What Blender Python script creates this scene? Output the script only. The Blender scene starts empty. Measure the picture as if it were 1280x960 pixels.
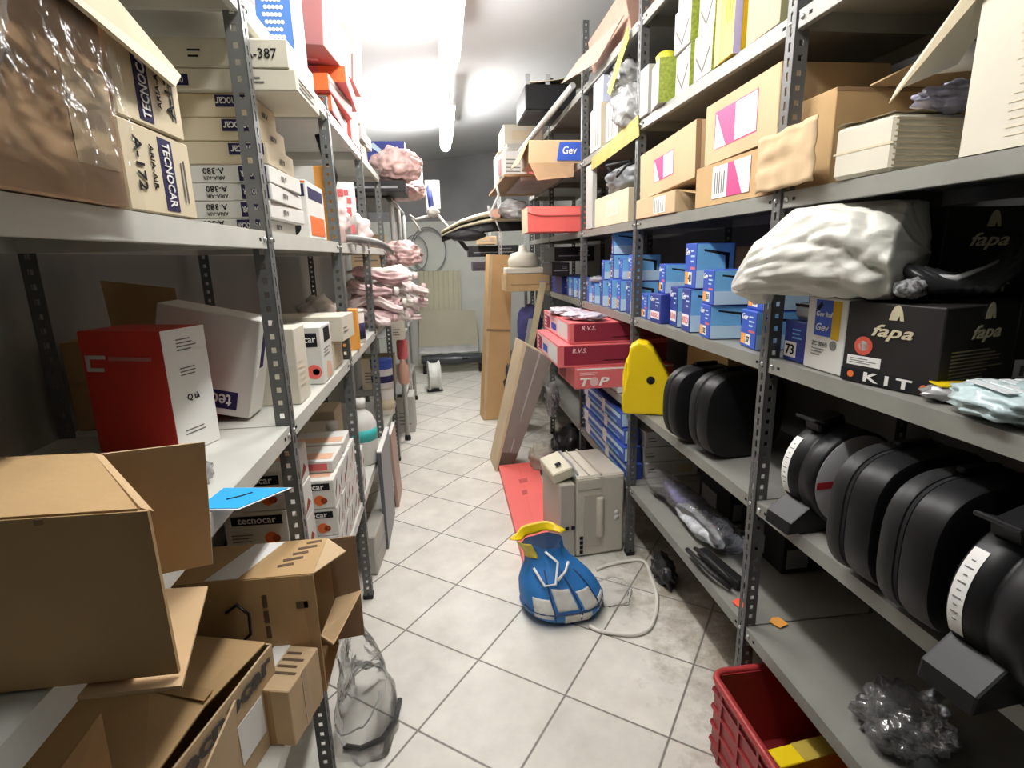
import bpy, bmesh, math, random
from mathutils import Vector, Matrix, Euler, noise
random.seed(7)
S = bpy.context.scene
COL = S.collection
R_ = math.radians
# ------------------------------------------------------------------ camera
FPX = 679.016
CAM_H = 1.66
CR = Matrix(((0.9918193016078739, 0.051281465325914405, -0.11689604044661371),
             (-0.12550581913591946, 0.22462296908857754, -0.9663295561664529),
             (-0.023297259948139387, 0.9730954388300559, 0.22922151863873916)))
def ray(u, v): return CR @ Vector(((u-640)/FPX, -(v-480)/FPX, -1.0))
def at_x(u, v, x):
    d = ray(u, v); t = x/d.x; return Vector((0, 0, CAM_H)) + d*t
def at_y(u, v, y):
    d = ray(u, v); t = y/d.y; return Vector((0, 0, CAM_H)) + d*t
def at_z(u, v, z):
    d = ray(u, v); t = (z-CAM_H)/d.z; return Vector((0, 0, CAM_H)) + d*t

# ------------------------------------------------------------------ materials
MATS = {}
def M(name, col, rough=.6, metal=0, var=.0, vscale=6, bump=0, bscale=40, alpha=1, emit=0, coat=0, spec=.4, stain=None):
    if name in MATS: return MATS[name]
    m = bpy.data.materials.new(name); m.use_nodes = True
    nt = m.node_tree; b = nt.nodes['Principled BSDF']
    c = tuple(col)+(1,)
    b.inputs['Base Color'].default_value = c
    b.inputs['Roughness'].default_value = rough
    b.inputs['Metallic'].default_value = metal
    b.inputs['Specular IOR Level'].default_value = spec
    b.inputs['Coat Weight'].default_value = coat
    b.inputs['Alpha'].default_value = alpha
    if emit:
        b.inputs['Emission Color'].default_value = c; b.inputs['Emission Strength'].default_value = emit
    if var or bump:
        tc = nt.nodes.new('ShaderNodeTexCoord')
        n = nt.nodes.new('ShaderNodeTexNoise'); n.inputs['Scale'].default_value = vscale; n.inputs['Detail'].default_value = 6
        nt.links.new(tc.outputs['Object'], n.inputs['Vector'])
        if var:
            r = nt.nodes.new('ShaderNodeValToRGB')
            r.color_ramp.elements[0].position = .3; r.color_ramp.elements[1].position = .7
            lo = tuple(max(0, x*(1-var)) for x in col) if stain is None else tuple(stain)
            r.color_ramp.elements[0].color = lo+(1,)
            r.color_ramp.elements[1].color = tuple(min(1, x*(1+var*.6)) for x in col)+(1,)
            nt.links.new(n.outputs['Fac'], r.inputs['Fac']); nt.links.new(r.outputs['Color'], b.inputs['Base Color'])
        if bump:
            n2 = nt.nodes.new('ShaderNodeTexNoise'); n2.inputs['Scale'].default_value = bscale; n2.inputs['Detail'].default_value = 4
            nt.links.new(tc.outputs['Object'], n2.inputs['Vector'])
            bp = nt.nodes.new('ShaderNodeBump'); bp.inputs['Strength'].default_value = bump; bp.inputs['Distance'].default_value = .01
            nt.links.new(n2.outputs['Fac'], bp.inputs['Height']); nt.links.new(bp.outputs['Normal'], b.inputs['Normal'])
    MATS[name] = m; return m
def clear_mat(name, tint=(.9, .92, .95), gloss=.25, body=.18):
    """thin crinkled clear polythene: mostly see-through, a milky share and sharp glints"""
    if name in MATS: return MATS[name]
    m = bpy.data.materials.new(name); m.use_nodes = True; nt = m.node_tree; nt.nodes.clear()
    out = nt.nodes.new('ShaderNodeOutputMaterial'); tr = nt.nodes.new('ShaderNodeBsdfTransparent')
    tr.inputs['Color'].default_value = tint+(1,)
    gl = nt.nodes.new('ShaderNodeBsdfGlossy'); gl.inputs['Roughness'].default_value = .12
    di = nt.nodes.new('ShaderNodeBsdfDiffuse'); di.inputs['Color'].default_value = (.8, .8, .8, 1)
    m1 = nt.nodes.new('ShaderNodeMixShader'); m1.inputs[0].default_value = body
    m2 = nt.nodes.new('ShaderNodeMixShader')
    fr = nt.nodes.new('ShaderNodeFresnel'); fr.inputs['IOR'].default_value = 1.0+gloss*2
    tc = nt.nodes.new('ShaderNodeTexCoord'); n = nt.nodes.new('ShaderNodeTexNoise'); n.inputs['Scale'].default_value = 22; n.inputs['Detail'].default_value = 3
    bp = nt.nodes.new('ShaderNodeBump'); bp.inputs['Strength'].default_value = .5; bp.inputs['Distance'].default_value = .02
    nt.links.new(tc.outputs['Object'], n.inputs['Vector']); nt.links.new(n.outputs['Fac'], bp.inputs['Height'])
    for k in (gl, fr, di): nt.links.new(bp.outputs['Normal'], k.inputs['Normal'])
    nt.links.new(tr.outputs[0], m1.inputs[1]); nt.links.new(di.outputs[0], m1.inputs[2])
    nt.links.new(fr.outputs[0], m2.inputs[0]); nt.links.new(m1.outputs[0], m2.inputs[1]); nt.links.new(gl.outputs[0], m2.inputs[2])
    nt.links.new(m2.outputs[0], out.inputs['Surface'])
    MATS[name] = m; return m

CARD = M('kraft card', (.51, .335, .16), .8, var=.12, vscale=5, bump=.06, bscale=60)
CARD_L = M('pale kraft card', (.58, .42, .25), .8, var=.1, vscale=5, bump=.06, bscale=60)
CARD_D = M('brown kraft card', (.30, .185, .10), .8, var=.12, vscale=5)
CARD_IN = M('kraft card inside', (.55, .38, .21), .85, var=.08)
BEIGE = M('beige card', (.66, .57, .40), .8, var=.07)
CREAM = M('cream card', (.66, .62, .51), .7, var=.05)
WHITE = M('white card', (.72, .71, .67), .6, var=.04)
GREYCARD = M('grey card', (.50, .49, .46), .7, var=.05)
WHITE_DIM = M('dimmed white card', (.47, .46, .43), .65, var=.05)  # white card darkened to offset strong lamp light on the high shelves
PAPER = M('white paper', (.86, .85, .82), .7)
RED = M('red card', (.62, .045, .03), .5, var=.08)
CORAL = M('coral red card', (.80, .14, .12), .5, var=.05)
CRIM = M('crimson card', (.26, .02, .045), .5, var=.06)
PINKRED = M('rose red card', (.72, .16, .17), .5, var=.06)
ORANGE = M('orange print', (.85, .18, .04), .5)
ORANGE2 = M('light orange card', (.85, .38, .08), .5)
NAVY = M('navy ink', (.035, .03, .09), .7, spec=.1)
BLACKINK = M('black ink', (.02, .02, .022), .8, spec=.08)
GREYINK = M('grey ink', (.20, .19, .18), .8, spec=.1)
BLUE = M('royal blue card', (.04, .10, .50), .45, var=.06)
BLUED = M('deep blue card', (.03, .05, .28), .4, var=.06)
SKY = M('sky blue print', (.20, .52, .85), .4, var=.2, vscale=5)
SKYL = M('pale sky print', (.55, .75, .88), .4)
MAGENTA = M('magenta print', (.78, .06, .22), .5)
BLACKCARD = M('black card', (.022, .02, .02), .42, var=.15)
GOLDINK = M('pale gold ink', (.62, .55, .38), .5)
GREENP = M('lime print', (.30, .36, .05), .5, var=.35, vscale=90)
YELLOW = M('yellow card', (.66, .40, .01), .45, var=.04)
YELLOWN = M('bright yellow plastic', (.86, .62, .01), .35, var=.03)
LEMON = M('lemon card', (.62, .60, .04), .5)
BLACKPL = M('black plastic', (.010, .010, .011), .42, var=.2, vscale=30, spec=.3)
DARKPL = M('dark grey plastic', (.022, .022, .023), .45, var=.15, spec=.3)
GREYPL = M('grey plastic', (.30, .30, .31), .5)
TAPE = M('brown packing tape', (.42, .27, .13), .3)
CLEARTAPE = M('glossy beige tape', (.60, .45, .28), .25)
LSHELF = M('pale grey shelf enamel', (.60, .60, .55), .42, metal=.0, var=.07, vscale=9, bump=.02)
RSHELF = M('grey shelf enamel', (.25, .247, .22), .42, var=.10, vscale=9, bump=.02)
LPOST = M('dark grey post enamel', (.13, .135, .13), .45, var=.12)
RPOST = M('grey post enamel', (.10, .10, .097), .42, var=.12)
STEEL = M('bright steel', (.6, .6, .6), .3, metal=.9)
GALV = M('galvanised tube', (.50, .50, .48), .45, metal=.3, var=.12)
CLEAR = clear_mat('clear polythene')
MILKY = clear_mat('milky polythene', (.85, .87, .88), .3, .45)
WRAP = clear_mat('stretch wrap', (.98, .97, .95), .08, .02)

# ------------------------------------------------------------------ mesh builder
class MB:
    def __init__(s): s.bm = bmesh.new()
    def box(s, c, d, rot=None, bev=0):
        t = bmesh.new(); bmesh.ops.create_cube(t, size=1)
        for v in t.verts: v.co = Vector((v.co.x*d[0], v.co.y*d[1], v.co.z*d[2]))
        if bev: bmesh.ops.bevel(t, geom=t.edges[:], offset=min(bev, min(d)*.3), segments=1, affect='EDGES')
        m = Matrix.Translation(Vector(c))
        if rot is not None: m = m @ (rot.to_4x4() if isinstance(rot, Matrix) else Euler(rot).to_matrix().to_4x4())
        return s._merge(t, m)
    def _merge(s, t, m=None):
        if m is not None: t.transform(m)
        mp = {v: s.bm.verts.new(v.co) for v in t.verts}
        for f in t.faces:
            try: s.bm.faces.new([mp[v] for v in f.verts]).smooth = f.smooth
            except ValueError: pass
        t.free(); return s
    def poly(s, pts): s.bm.faces.new([s.bm.verts.new(p) for p in pts]); return s
    def panel(s, pts, th):
        """quad plate of given thickness, centred on its plane"""
        p = [Vector(q) for q in pts]
        n = (p[1]-p[0]).cross(p[-1]-p[0]).normalized()*(th/2)
        a = [s.bm.verts.new(q+n) for q in p]; b = [s.bm.verts.new(q-n) for q in p]
        s.bm.faces.new(a); s.bm.faces.new(b[::-1])
        k = len(p)
        for i in range(k): s.bm.faces.new([a[i], b[i], b[(i+1) % k], a[(i+1) % k]])
        return s
    def prism(s, prof, y0, y1, bev=0, seg=2):
        """profile in local XZ, extruded along Y"""
        t = bmesh.new()
        a = [t.verts.new((x, y0, z)) for x, z in prof]; b = [t.verts.new((x, y1, z)) for x, z in prof]
        t.faces.new(a); t.faces.new(b[::-1]); k = len(prof)
        caps = []
        for i in range(k): t.faces.new([a[i], b[i], b[(i+1) % k], a[(i+1) % k]])
        bmesh.ops.recalc_face_normals(t, faces=t.faces[:])
        if bev:
            ed = [e for e in t.edges if abs(e.verts[0].co.y-e.verts[1].co.y) < 1e-6]
            bmesh.ops.bevel(t, geom=ed, offset=bev, segments=seg, affect='EDGES', profile=.5)
        return s._merge(t)
    def tube(s, pts, r, seg=10, closed=False, cap=True):
        P = [Vector(p) for p in pts]; k = len(P); rings = []
        up = None
        for i, p in enumerate(P):
            a = P[(i-1) % k] if (closed or i > 0) else p; b = P[(i+1) % k] if (closed or i < k-1) else p
            t = (b-a).normalized()
            if up is None: up = Vector((0, 0, 1)) if abs(t.z) < .9 else Vector((1, 0, 0))
            x = up.cross(t)
            if x.length < 1e-4: x = Vector((1, 0, 0)).cross(t)
            x.normalize(); y = t.cross(x); up = y
            rr = r[i] if isinstance(r, (list, tuple)) else r
            rings.append([s.bm.verts.new(p + x*(math.cos(2*math.pi*j/seg)*rr) + y*(math.sin(2*math.pi*j/seg)*rr)) for j in range(seg)])
        for i in range(k if closed else k-1):
            A, B = rings[i], rings[(i+1) % k]
            for j in range(seg):
                f = s.bm.faces.new([A[j], A[(j+1) % seg], B[(j+1) % seg], B[j]]); f.smooth = True
        if cap and not closed:
            s.bm.faces.new(rings[0][::-1]); s.bm.faces.new(rings[-1])
        return s
    def lathe(s, prof, c=(0, 0, 0), seg=28, axis='z', smooth=True):
        """prof: (radius, height)"""
        rings = []
        for r, h in prof:
            ring = []
            for j in range(seg):
                a = 2*math.pi*j/seg; x, y = r*math.cos(a), r*math.sin(a)
                p = {'z': (x, y, h), 'y': (x, h, y), 'x': (h, x, y)}[axis]
                ring.append(s.bm.verts.new(Vector(c)+Vector(p)))
            rings.append(ring)
        for A, B in zip(rings, rings[1:]):
            for j in range(seg):
                f = s.bm.faces.new([A[j], A[(j+1) % seg], B[(j+1) % seg], B[j]]); f.smooth = smooth
        if prof[0][0] > 1e-5: s.bm.faces.new(rings[0][::-1])
        if prof[-1][0] > 1e-5: s.bm.faces.new(rings[-1])
        return s
    def grid(s, fn, nu, nv, smooth=True, th=0):
        V = [[s.bm.verts.new(fn(i/nu, j/nv)) for j in range(nv+1)] for i in range(nu+1)]
        for i in range(nu):
            for j in range(nv):
                f = s.bm.faces.new([V[i][j], V[i+1][j], V[i+1][j+1], V[i][j+1]]); f.smooth = smooth
        return s
    def blob(s, c, rad, amp=.12, freq=2.5, seed=0, sub=4, flat=None, sharp=False):
        t = bmesh.new(); bmesh.ops.create_icosphere(t, subdivisions=sub, radius=1)
        o = Vector((seed*3.1, seed*1.7, seed*.9))
        for v in t.verts:
            n = v.co.normalized()
            d = noise.fractal(n*freq+o, 1, 2, 4)
            if sharp: d = abs(d)*1.6-.4
            k = 1+amp*d
            p = Vector((n.x*rad[0]*k, n.y*rad[1]*k, n.z*rad[2]*k))
            if flat is not None and p.z < -rad[2]*flat: p.z = -rad[2]*flat
            v.co = p
        for f in t.faces: f.smooth = True
        return s._merge(t, Matrix.Translation(Vector(c)))
    def build(s, name, mat, parent=None, loc=None, rot=None, clean=True, soft=0):
        bm = s.bm
        if clean: bmesh.ops.recalc_face_normals(bm, faces=bm.faces[:])
        me = bpy.data.meshes.new(name); bm.to_mesh(me); bm.free()
        if soft:
            for f in me.polygons: f.use_smooth = True
            me.set_sharp_from_angle(angle=R_(soft))
        me.materials.append(mat)
        o = bpy.data.objects.new(name, me); COL.objects.link(o)
        if parent is not None: o.parent = parent
        if loc is not None: o.location = loc
        if rot is not None: o.rotation_euler = rot
        return o
def tag(o, label=None, cat=None, group=None, kind=None):
    if label: o['label'] = label
    if cat: o['category'] = cat
    if group: o['group'] = group
    if kind: o['kind'] = kind
    return o
def thing(name, label, cat, loc=(0, 0, 0), rot=(0, 0, 0), group=None):
    o = bpy.data.objects.new(name, None); COL.objects.link(o); o.empty_display_size = .05
    o.location = loc; o.rotation_euler = rot
    return tag(o, label, cat, group)
def copy_tree(o, parent=None):
    c = o.copy(); COL.objects.link(c); c.parent = parent
    for ch in list(o.children): copy_tree(ch, c)
    return c

# ------------------------------------------------------------------ lettering (meshes made once per string)
TXT = {}
def text_mesh(s, mat, shear=0, bold=0):
    k = (s, mat.name, shear, bold)
    if k in TXT: return TXT[k]
    cu = bpy.data.curves.new('lettering', 'FONT'); cu.body = s; cu.align_x = 'CENTER'; cu.align_y = 'CENTER'
    cu.size = 1; cu.extrude = .01; cu.shear = shear; cu.offset = bold; cu.resolution_u = 2
    o = bpy.data.objects.new('lettering', cu); COL.objects.link(o)
    dg = bpy.context.evaluated_depsgraph_get(); dg.update()
    me = bpy.data.meshes.new_from_object(o.evaluated_get(dg))
    me.materials.clear(); me.materials.append(mat)
    bpy.data.objects.remove(o); bpy.data.curves.remove(cu)
    xs = [v.co.x for v in me.vertices]; ys = [v.co.y for v in me.vertices]
    cx, cy = (min(xs)+max(xs))/2, (min(ys)+max(ys))/2
    for v in me.vertices: v.co.x -= cx; v.co.y -= cy
    TXT[k] = (me, max(xs)-min(xs), max(ys)-min(ys)); return TXT[k]
def letter(parent, s, mat, pos, right, up, h, w=None, shear=0, bold=.0, name='lettering'):
    """lettering centred at pos (parent space), cap height h, optional total width w"""
    me, tw, th = text_mesh(s, mat, shear, bold)
    r, u = Vector(right).normalized(), Vector(up).normalized(); n = r.cross(u)
    sy = h/th; sx = (w/tw) if w else sy
    o = bpy.data.objects.new(name, me); COL.objects.link(o); o.parent = parent
    m = Matrix((r*sx, u*sy, n*.05)).transposed().to_4x4(); m.translation = Vector(pos)+n*.0012
    o.matrix_local = m
    return o

# ------------------------------------------------------------------ cartons
def face_frame(face, d):
    x, y, z = d[0]/2, d[1]/2, d[2]
    return {'-y': (Vector((-x, -y, 0)), Vector((1, 0, 0)), Vector((0, 0, 1)), d[0], z),
            '+y': (Vector((x, y, 0)), Vector((-1, 0, 0)), Vector((0, 0, 1)), d[0], z),
            '-x': (Vector((-x, y, 0)), Vector((0, -1, 0)), Vector((0, 0, 1)), d[1], z),
            '+x': (Vector((x, -y, 0)), Vector((0, 1, 0)), Vector((0, 0, 1)), d[1], z),
            '+z': (Vector((-x, -y, z)), Vector((1, 0, 0)), Vector((0, 1, 0)), d[0], d[1]),
            '-z': (Vector((-x, y, 0)), Vector((1, 0, 0)), Vector((0, -1, 0)), d[0], d[1])}[face]
def decorate(o, d, prints):
    for p in prints:
        org, r, u, W, H = face_frame(p[1], d); n = r.cross(u)
        k = p[0]
        if k == 'p':
            _, _, u0, v0, u1, v1, mat = p[:7]; nm = p[7] if len(p) > 7 else 'printed_panel'; lift = p[8] if len(p) > 8 else .0005
            m = MB(); q = [org+r*(a*W)+u*(b*H)+n*lift for a, b in ((u0, v0), (u1, v0), (u1, v1), (u0, v1))]
            m.panel(q, .0008); m.build(nm, mat, o)
        elif k == 'q':      # free quad, four (u, v)
            m = MB(); q = [org+r*(a*W)+u*(b*H)+n*.0008 for a, b in p[2]]
            m.panel(q, .0008); m.build(p[4] if len(p) > 4 else 'printed_panel', p[3], o)
        elif k == 't':
            _, _, s, uu, vv, h, mat = p[:7]; rot = p[7] if len(p) > 7 else 0; w = p[8] if len(p) > 8 else None
            sh = p[9] if len(p) > 9 else 0; bo = p[10] if len(p) > 10 else 0
            a = R_(rot); rr = r*math.cos(a)+u*math.sin(a); up = -r*math.sin(a)+u*math.cos(a)
            letter(o, s, mat, org+r*(uu*W)+u*(vv*H)+n*.0006, rr, up, h, w, sh, bo)
        elif k == 'd':
            _, _, uu, vv, rad, mat = p[:6]; c = org+r*(uu*W)+u*(vv*H)+n*.001
            m = MB(); m.panel([c+(r*math.cos(t)+u*math.sin(t))*rad for t in [i*math.pi/10 for i in range(20)]], .001)
            m.build(p[6] if len(p) > 6 else 'printed_dot', mat, o)
        elif k == 'l':      # lines of fine print
            _, _, u0, v0, u1, v1, cnt, mat = p[:8]; vert = len(p) > 8
            m = MB(); rnd = random.Random(int(u0*997+cnt*13+v0*331))
            for i in range(cnt):
                if vert:
                    a0 = u0+(u1-u0)*(i+.25)/cnt; a1 = u0+(u1-u0)*(i+.6)/cnt; b0, b1 = v0, v0+(v1-v0)*(.6+.4*rnd.random())
                else:
                    b0 = v0+(v1-v0)*(i+.25)/cnt; b1 = v0+(v1-v0)*(i+.6)/cnt; a0, a1 = u0, u0+(u1-u0)*(.6+.4*rnd.random())
                q = [org+r*(a*W)+u*(b*H)+n*.0012 for a, b in ((a0, b0), (a1, b0), (a1, b1), (a0, b1))]
                m.panel(q, .0005)
            m.build('text_lines', mat, o)
def carton(name, label, cat, x, y, z, mat, rz=0, ry=0, rx=0, group=None, prints=(), bev=.0025, pivot=None):
    d = (x[1]-x[0], y[1]-y[0], z[1]-z[0])
    m = MB(); m.box((0, 0, d[2]/2), d, bev=bev)
    o = m.build(name, mat, None, ((x[0]+x[1])/2, (y[0]+y[1])/2, z[0]), (R_(rx), R_(ry), R_(rz)))
    tag(o, label, cat, group); decorate(o, d, prints)
    return o
def flap(parent, pts, mat, name='flap', th=.004):
    """pts in world space; parent must be an unrotated thing at loc"""
    m = MB(); m.panel([Vector(p)-Vector(parent.location) for p in pts], th)
    return m.build(name, mat, parent)
# ------------------------------------------------------------------ room
XL, XR = -.43, .95            # front planes of the two shelving runs
def tile_mat():
    m = bpy.data.materials.new('floor tiles'); m.use_nodes = True; nt = m.node_tree; b = nt.nodes['Principled BSDF']
    tc = nt.nodes.new('ShaderNodeTexCoord'); mp = nt.nodes.new('ShaderNodeMapping'); mp.vector_type = 'TEXTURE'
    k = 1.66/1.5
    mp.inputs['Location'].default_value = (.0619*k, 1.7865*k, 0); mp.inputs['Rotation'].default_value = (0, 0, -.6459)
    T = .3618*k; mp.inputs['Scale'].default_value = (T, T, 1)
    nt.links.new(tc.outputs['Object'], mp.inputs['Vector'])
    sx = nt.nodes.new('ShaderNodeSeparateXYZ'); nt.links.new(mp.outputs[0], sx.inputs[0])
    def math_(op, a, bb=None):
        n = nt.nodes.new('ShaderNodeMath'); n.operation = op
        for i, q in enumerate((a, bb)):
            if q is None: continue
            if isinstance(q, (int, float)): n.inputs[i].default_value = q
            else: nt.links.new(q, n.inputs[i])
        return n.outputs[0]
    d = []
    fl = []
    for ax in ('X', 'Y'):
        f = math_('FRACT', sx.outputs[ax]); g = math_('SUBTRACT', 1, f); d.append(math_('MINIMUM', f, g)); fl.append(math_('FLOOR', sx.outputs[ax]))
    e = math_('MINIMUM', d[0], d[1])
    g = nt.nodes.new('ShaderNodeMapRange'); g.inputs['From Min'].default_value = .006; g.inputs['From Max'].default_value = .014
    nt.links.new(e, g.inputs['Value'])
    cx = nt.nodes.new('ShaderNodeCombineXYZ'); nt.links.new(fl[0], cx.inputs[0]); nt.links.new(fl[1], cx.inputs[1])
    wn = nt.nodes.new('ShaderNodeTexWhiteNoise'); nt.links.new(cx.outputs[0], wn.inputs['Vector'])
    n1 = nt.nodes.new('ShaderNodeTexNoise'); n1.inputs['Scale'].default_value = 4; n1.inputs['Detail'].default_value = 8; n1.inputs['Roughness'].default_value = .65
    nt.links.new(tc.outputs['Object'], n1.inputs['Vector'])
    r1 = nt.nodes.new('ShaderNodeValToRGB'); r1.color_ramp.elements[0].position = .3; r1.color_ramp.elements[1].position = .65
    r1.color_ramp.elements[0].color = (.62, .595, .53, 1); r1.color_ramp.elements[1].color = (.80, .77, .70, 1)
    nt.links.new(n1.outputs['Fac'], r1.inputs['Fac'])
    hs = nt.nodes.new('ShaderNodeHueSaturation'); nt.links.new(r1.outputs[0], hs.inputs['Color'])
    vv = nt.nodes.new('ShaderNodeMapRange'); vv.inputs['To Min'].default_value = .94; vv.inputs['To Max'].default_value = 1.06
    nt.links.new(wn.outputs['Value'], vv.inputs['Value']); nt.links.new(vv.outputs[0], hs.inputs['Value'])
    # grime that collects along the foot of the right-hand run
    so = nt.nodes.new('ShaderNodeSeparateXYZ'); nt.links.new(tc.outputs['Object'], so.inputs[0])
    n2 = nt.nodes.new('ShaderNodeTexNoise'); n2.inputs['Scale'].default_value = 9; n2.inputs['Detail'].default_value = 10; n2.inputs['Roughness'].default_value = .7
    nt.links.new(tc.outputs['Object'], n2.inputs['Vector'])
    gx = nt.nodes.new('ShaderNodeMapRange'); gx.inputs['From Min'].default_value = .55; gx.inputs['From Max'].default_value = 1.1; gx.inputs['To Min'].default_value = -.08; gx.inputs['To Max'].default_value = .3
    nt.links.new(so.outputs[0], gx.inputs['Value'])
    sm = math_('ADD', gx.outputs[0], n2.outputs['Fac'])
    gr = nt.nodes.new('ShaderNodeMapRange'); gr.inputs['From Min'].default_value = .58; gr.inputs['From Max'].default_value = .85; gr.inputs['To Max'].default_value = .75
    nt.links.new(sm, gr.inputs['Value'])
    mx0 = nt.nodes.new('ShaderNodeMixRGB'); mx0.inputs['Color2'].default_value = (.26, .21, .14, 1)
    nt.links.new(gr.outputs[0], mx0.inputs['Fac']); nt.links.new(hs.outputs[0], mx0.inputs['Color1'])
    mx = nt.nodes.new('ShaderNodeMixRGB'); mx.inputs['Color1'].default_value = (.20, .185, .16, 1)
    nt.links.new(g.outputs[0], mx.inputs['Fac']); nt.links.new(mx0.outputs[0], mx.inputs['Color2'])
    nt.links.new(mx.outputs[0], b.inputs['Base Color']); b.inputs['Roughness'].default_value = .38; b.inputs['Specular IOR Level'].default_value = .35
    bp = nt.nodes.new('ShaderNodeBump'); bp.inputs['Strength'].default_value = .4; bp.inputs['Distance'].default_value = .003
    nt.links.new(g.outputs[0], bp.inputs['Height']); nt.links.new(bp.outputs[0], b.inputs['Normal'])
    return m
def plate(name, x, y, z, mat):
    m = MB(); m.box(((x[0]+x[1])/2, (y[0]+y[1])/2, (z[0]+z[1])/2), (x[1]-x[0], y[1]-y[0], z[1]-z[0]))
    return tag(m.build(name, mat), kind='structure')
WX0, WX1, WY = -1.08, 1.52, 9.0
PLASTER = M('grey plaster', (.32, .31, .28), .85, var=.08, vscale=2, bump=.05)
PLASTER_W = M('white ceiling plaster', (.62, .635, .65), .85, var=.06, vscale=1.5, bump=.05, bscale=12)
PLASTER_B = M('dark upper plaster', (.36, .365, .37), .85, var=.12, vscale=2, bump=.05)
PLASTER_G = M('pale lower plaster', (.84, .86, .79), .8, var=.06, vscale=2, bump=.05)
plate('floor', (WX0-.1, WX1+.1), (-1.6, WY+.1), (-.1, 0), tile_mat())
plate('wall_left', (WX0-.1, WX0), (-1.6, WY+.1), (0, 3.6), PLASTER)
plate('wall_right', (WX1, WX1+.1), (-1.6, WY+.1), (0, 3.6), M('shade darkened plaster', (.13, .128, .12), .85, var=.1, vscale=2))  # plaster darkened so its colour carries the shade behind the right-hand shelves
# end wall in two paint tones: pale dado below, grey above
m = MB(); m.box(((WX0+WX1)/2, WY+.05, 1.11), (WX1-WX0, .1, 2.22)); tag(m.build('wall_back', PLASTER_G), kind='structure')
m = MB(); m.box(((WX0+WX1)/2, WY+.05, 2.91), (WX1-WX0, .1, 1.38)); tag(m.build('wall_back_upper', PLASTER_B), kind='structure')
# ceiling, falling slightly towards the left-hand wall
m = MB(); za, zb = 3.02, 3.36
m.panel([(WX0-.1, -1.6, za), (WX1+.1, -1.6, zb), (WX1+.1, WY+.1, zb), (WX0-.1, WY+.1, za)], .06)
tag(m.build('ceiling', PLASTER_W), kind='structure')

# ------------------------------------------------------------------ strip lights
LAMP = M('lit diffuser', (1, .98, .95), .4, emit=46)
LAMPBODY = M('white lamp housing', (.8, .8, .8), .5)
def strip_light(y0, y1, label, lamp=None):
    t = thing('ceiling_strip_light', label, 'ceiling light', (.108, (y0+y1)/2, 2.87), group='strip lights over the aisle')
    L = y1-y0
    m = MB(); k = []
    n = 9
    for i in range(n+1):                       # long diffuser with rounded ends
        a = i/n; k.append(a)
    def prof(s):
        e = min(s, 1-s)*L
        return .056*min(1, math.sqrt(max(0, 1-(1-min(1, e/.09))**2))+.02)
    ss = [0, .005, .015, .03, .06, .5, .94, .97, .985, .995, 1]
    m.tube([(0, -L/2+s*L, 0) for s in ss], [prof(s) for s in ss], 16)
    m.build('diffuser', lamp or LAMP, t)
    m = MB(); m.box((.03, 0, .062), (.10, L*.98, .016), rot=(0, .22, 0), bev=.004); m.build('housing', LAMPBODY, t)
    for yy in (-L*.46, L*.46):
        m = MB(); m.tube([(.03, yy, .06), (.03, yy, .32)], .004, 6); m.build('suspension_rod', STEEL, t)
strip_light(2.43, 4.0, 'nearer of the two glowing white strip lights over the aisle')
strip_light(.60, 2.0, 'glowing white strip light over the near end of the aisle, above the viewer')
strip_light(5.05, 6.62, 'farther and smaller looking of the two glowing strip lights over the aisle', M('boosted lit diffuser', (1, .985, .96), .4, emit=76))  # emission raised above the other lamps to brighten the far end

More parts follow.
